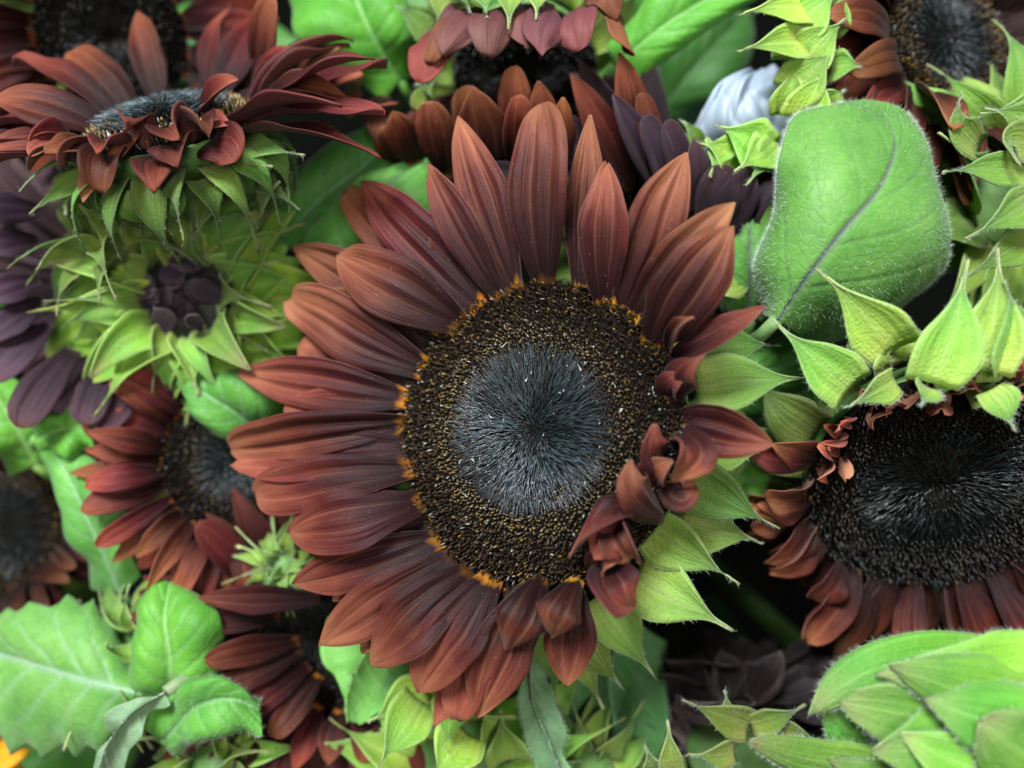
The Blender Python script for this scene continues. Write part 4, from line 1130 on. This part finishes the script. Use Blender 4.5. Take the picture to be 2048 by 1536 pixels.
leaf_thing('grey green narrow leaf hanging below the lowest petals of the big flower',
    [(1060, 1290, .300), (1065, 1400, .292), (1100, 1490, .290), (1130, 1570, .295)], [(1040, 1290, .303), (1040, 1390, .297), (1065, 1490, .295), (1100, 1580, .298)], [(1100, 1290, .303), (1100, 1390, .297), (1125, 1470, .295), (1150, 1570, .298)],
    bulge=.003, tint=(1.25, 1.0, 1.6), hair=400)
leaf_thing('light green leaf at the left edge under the purple petals',
    [(70, 930, .34), (30, 850, .33), (-20, 770, .33)], [(20, 950, .345), (-30, 880, .335), (-60, 780, .335)], [(130, 900, .345), (110, 830, .335), (30, 760, .335)],
    bulge=.005, tint=(1.3, 1.25, .9))
leaf_thing('bright wavy leaf between the purple petals and the brick red flower',
    [(70, 880, .325), (120, 860, .320), (180, 850, .322)], [(60, 850, .33), (110, 825, .325), (170, 820, .325)], [(90, 910, .33), (150, 900, .325), (200, 890, .325)],
    bulge=.004, tint=(1.2, 1.3, .9))
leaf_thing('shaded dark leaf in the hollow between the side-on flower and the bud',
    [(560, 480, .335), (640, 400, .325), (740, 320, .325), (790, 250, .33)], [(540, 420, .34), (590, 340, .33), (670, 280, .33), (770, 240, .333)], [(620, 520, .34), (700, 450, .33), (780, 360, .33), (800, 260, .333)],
    bulge=.006, tint=(.55, .7, .7))  # low tint paints the shade of the hollow
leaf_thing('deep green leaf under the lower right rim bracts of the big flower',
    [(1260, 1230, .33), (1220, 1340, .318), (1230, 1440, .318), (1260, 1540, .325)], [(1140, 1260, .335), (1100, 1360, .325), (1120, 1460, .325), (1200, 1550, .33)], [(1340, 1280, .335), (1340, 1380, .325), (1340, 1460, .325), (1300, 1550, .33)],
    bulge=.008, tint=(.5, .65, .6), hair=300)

leaf_thing('mid green leaf under the right rim bracts of the big flower',
    [(1420, 800, .325), (1490, 760, .315), (1570, 730, .318), (1620, 720, .325)], [(1410, 740, .33), (1480, 690, .322), (1560, 680, .324), (1620, 710, .328)], [(1430, 860, .33), (1510, 830, .322), (1580, 790, .324), (1625, 735, .328)],
    bulge=.005, tint=(.85, .95, .9))
leaf_thing('bright green leaf edge between the big flower and the black disc flower',
    [(1400, 1010, .320), (1460, 950, .308), (1530, 910, .310), (1580, 880, .318)], [(1390, 950, .325), (1450, 890, .314), (1520, 860, .316), (1575, 865, .32)], [(1420, 1060, .325), (1490, 1010, .314), (1550, 960, .316), (1590, 900, .32)],
    bulge=.005, tint=(1.2, 1.2, 1.1))
leaf_thing('dim leaf low behind the shade-darkened petals, beside the wrapping film',
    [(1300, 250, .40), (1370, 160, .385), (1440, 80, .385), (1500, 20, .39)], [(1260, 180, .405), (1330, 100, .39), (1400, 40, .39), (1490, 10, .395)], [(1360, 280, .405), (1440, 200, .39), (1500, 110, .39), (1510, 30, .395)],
    bulge=.005, tint=(.35, .45, .35))  # tint cut down to paint the deep shade of this gap
# leaves lower in the bunches, shade put into their dark tint, filling the gaps
lab = 'shaded green leaf low between the flower heads'
random.seed(21)
k = 0
for gy in range(4):
    for gx in range(6):
        x = 60 + gx * 380 + random.uniform(-120, 120); y = 80 + gy * 440 + random.uniform(-120, 120)
        if (1230 < x < 1620 and y < 330) or (1180 < x < 1650 and 1080 < y < 1420): continue
        d = random.uniform(.39, .46)
        a = random.uniform(0, 6.283); L = random.uniform(150, 210); wd = L * random.uniform(.42, .6)
        c, s = math.cos(a), math.sin(a)
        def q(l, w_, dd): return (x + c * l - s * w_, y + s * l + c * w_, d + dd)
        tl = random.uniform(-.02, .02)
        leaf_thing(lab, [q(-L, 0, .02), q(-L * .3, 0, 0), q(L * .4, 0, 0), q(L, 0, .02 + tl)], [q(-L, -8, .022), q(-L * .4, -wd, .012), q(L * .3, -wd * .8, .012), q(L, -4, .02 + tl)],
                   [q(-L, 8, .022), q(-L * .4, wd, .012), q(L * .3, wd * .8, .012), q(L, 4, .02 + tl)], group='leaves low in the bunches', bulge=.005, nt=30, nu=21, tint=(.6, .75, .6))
        k += 1

# ================================================================== white plastic sleeve between the bunches
def sleeve():
    root = empty('plastic_sleeve', tuple(W(1480, 260, H)))
    tag(root, 'crumpled white plastic wrapping film poking up beside the lime bracts', 'plastic film')
    nt, nu = 60, 90
    m = np.array([W(*p) for p in catmull([(1480, 360, .335), (1475, 280, .316), (1480, 215, .312), (1500, 172, .316), (1515, 150, .335)], nt)])
    l = np.array([W(*p) for p in catmull([(1350, 350, .345), (1376, 285, .326), (1398, 230, .320), (1435, 175, .322), (1480, 158, .338)], nt)])
    r = np.array([W(*p) for p in catmull([(1620, 360, .340), (1612, 280, .320), (1600, 215, .316), (1580, 172, .320), (1560, 150, .338)], nt)])
    u = np.linspace(-1, 1, nu); au = np.abs(u)[None, :, None]
    e = np.where((u < 0)[None, :, None], l[:, None], r[:, None])
    pos = m[:, None] + (e - m[:, None]) * au
    t = np.linspace(0, 1, nt)[:, None]
    fold = sum(a_ * np.abs(np.sin(u[None] * ku + t * kt + ph)) for a_, ku, kt, ph in ((.0050, 2.3, 3.1, .6), (.0035, 4.7, -2.2, 1.9), (.0026, 3.1, 7.3, .2), (.0014, 9.0, 4.1, 1.1)))
    pos[..., 2] += fold
    mt, nt_, b = newmat('plastic_film')
    b.inputs['Base Color'].default_value = (0.52, 0.60, 0.70, 1)
    b.inputs['Roughness'].default_value = 0.42
    thin(nt_, b, mix(nt_, (0.5, 0.58, 0.66), (0.5, 0.58, 0.66), 0.5), 0.35, (1.0, 1.0, 1.0))
    sheet('film', pos, 0.0003, mt, root)
    low = np.array([np.linspace(m[0], np.array([m[0][0], m[0][1], 0.0]), 12)]).reshape(-1, 3)
    hw = np.linspace(0.03, 0.012, 12)
    a = np.linspace(0, 2 * np.pi, 20, endpoint=False)
    v = low[:, None] + hw[:, None, None] * np.stack([np.cos(a), np.sin(a), 0 * a], 1)[None]
    idx = np.arange(12 * 20).reshape(12, 20); nx = np.roll(idx, -1, 1)
    f = np.stack([idx[:-1], nx[:-1], nx[1:], idx[1:]], -1).reshape(-1, 4)
    link('sleeve_tube', v.reshape(-1, 3), f, mt, root)
sleeve()
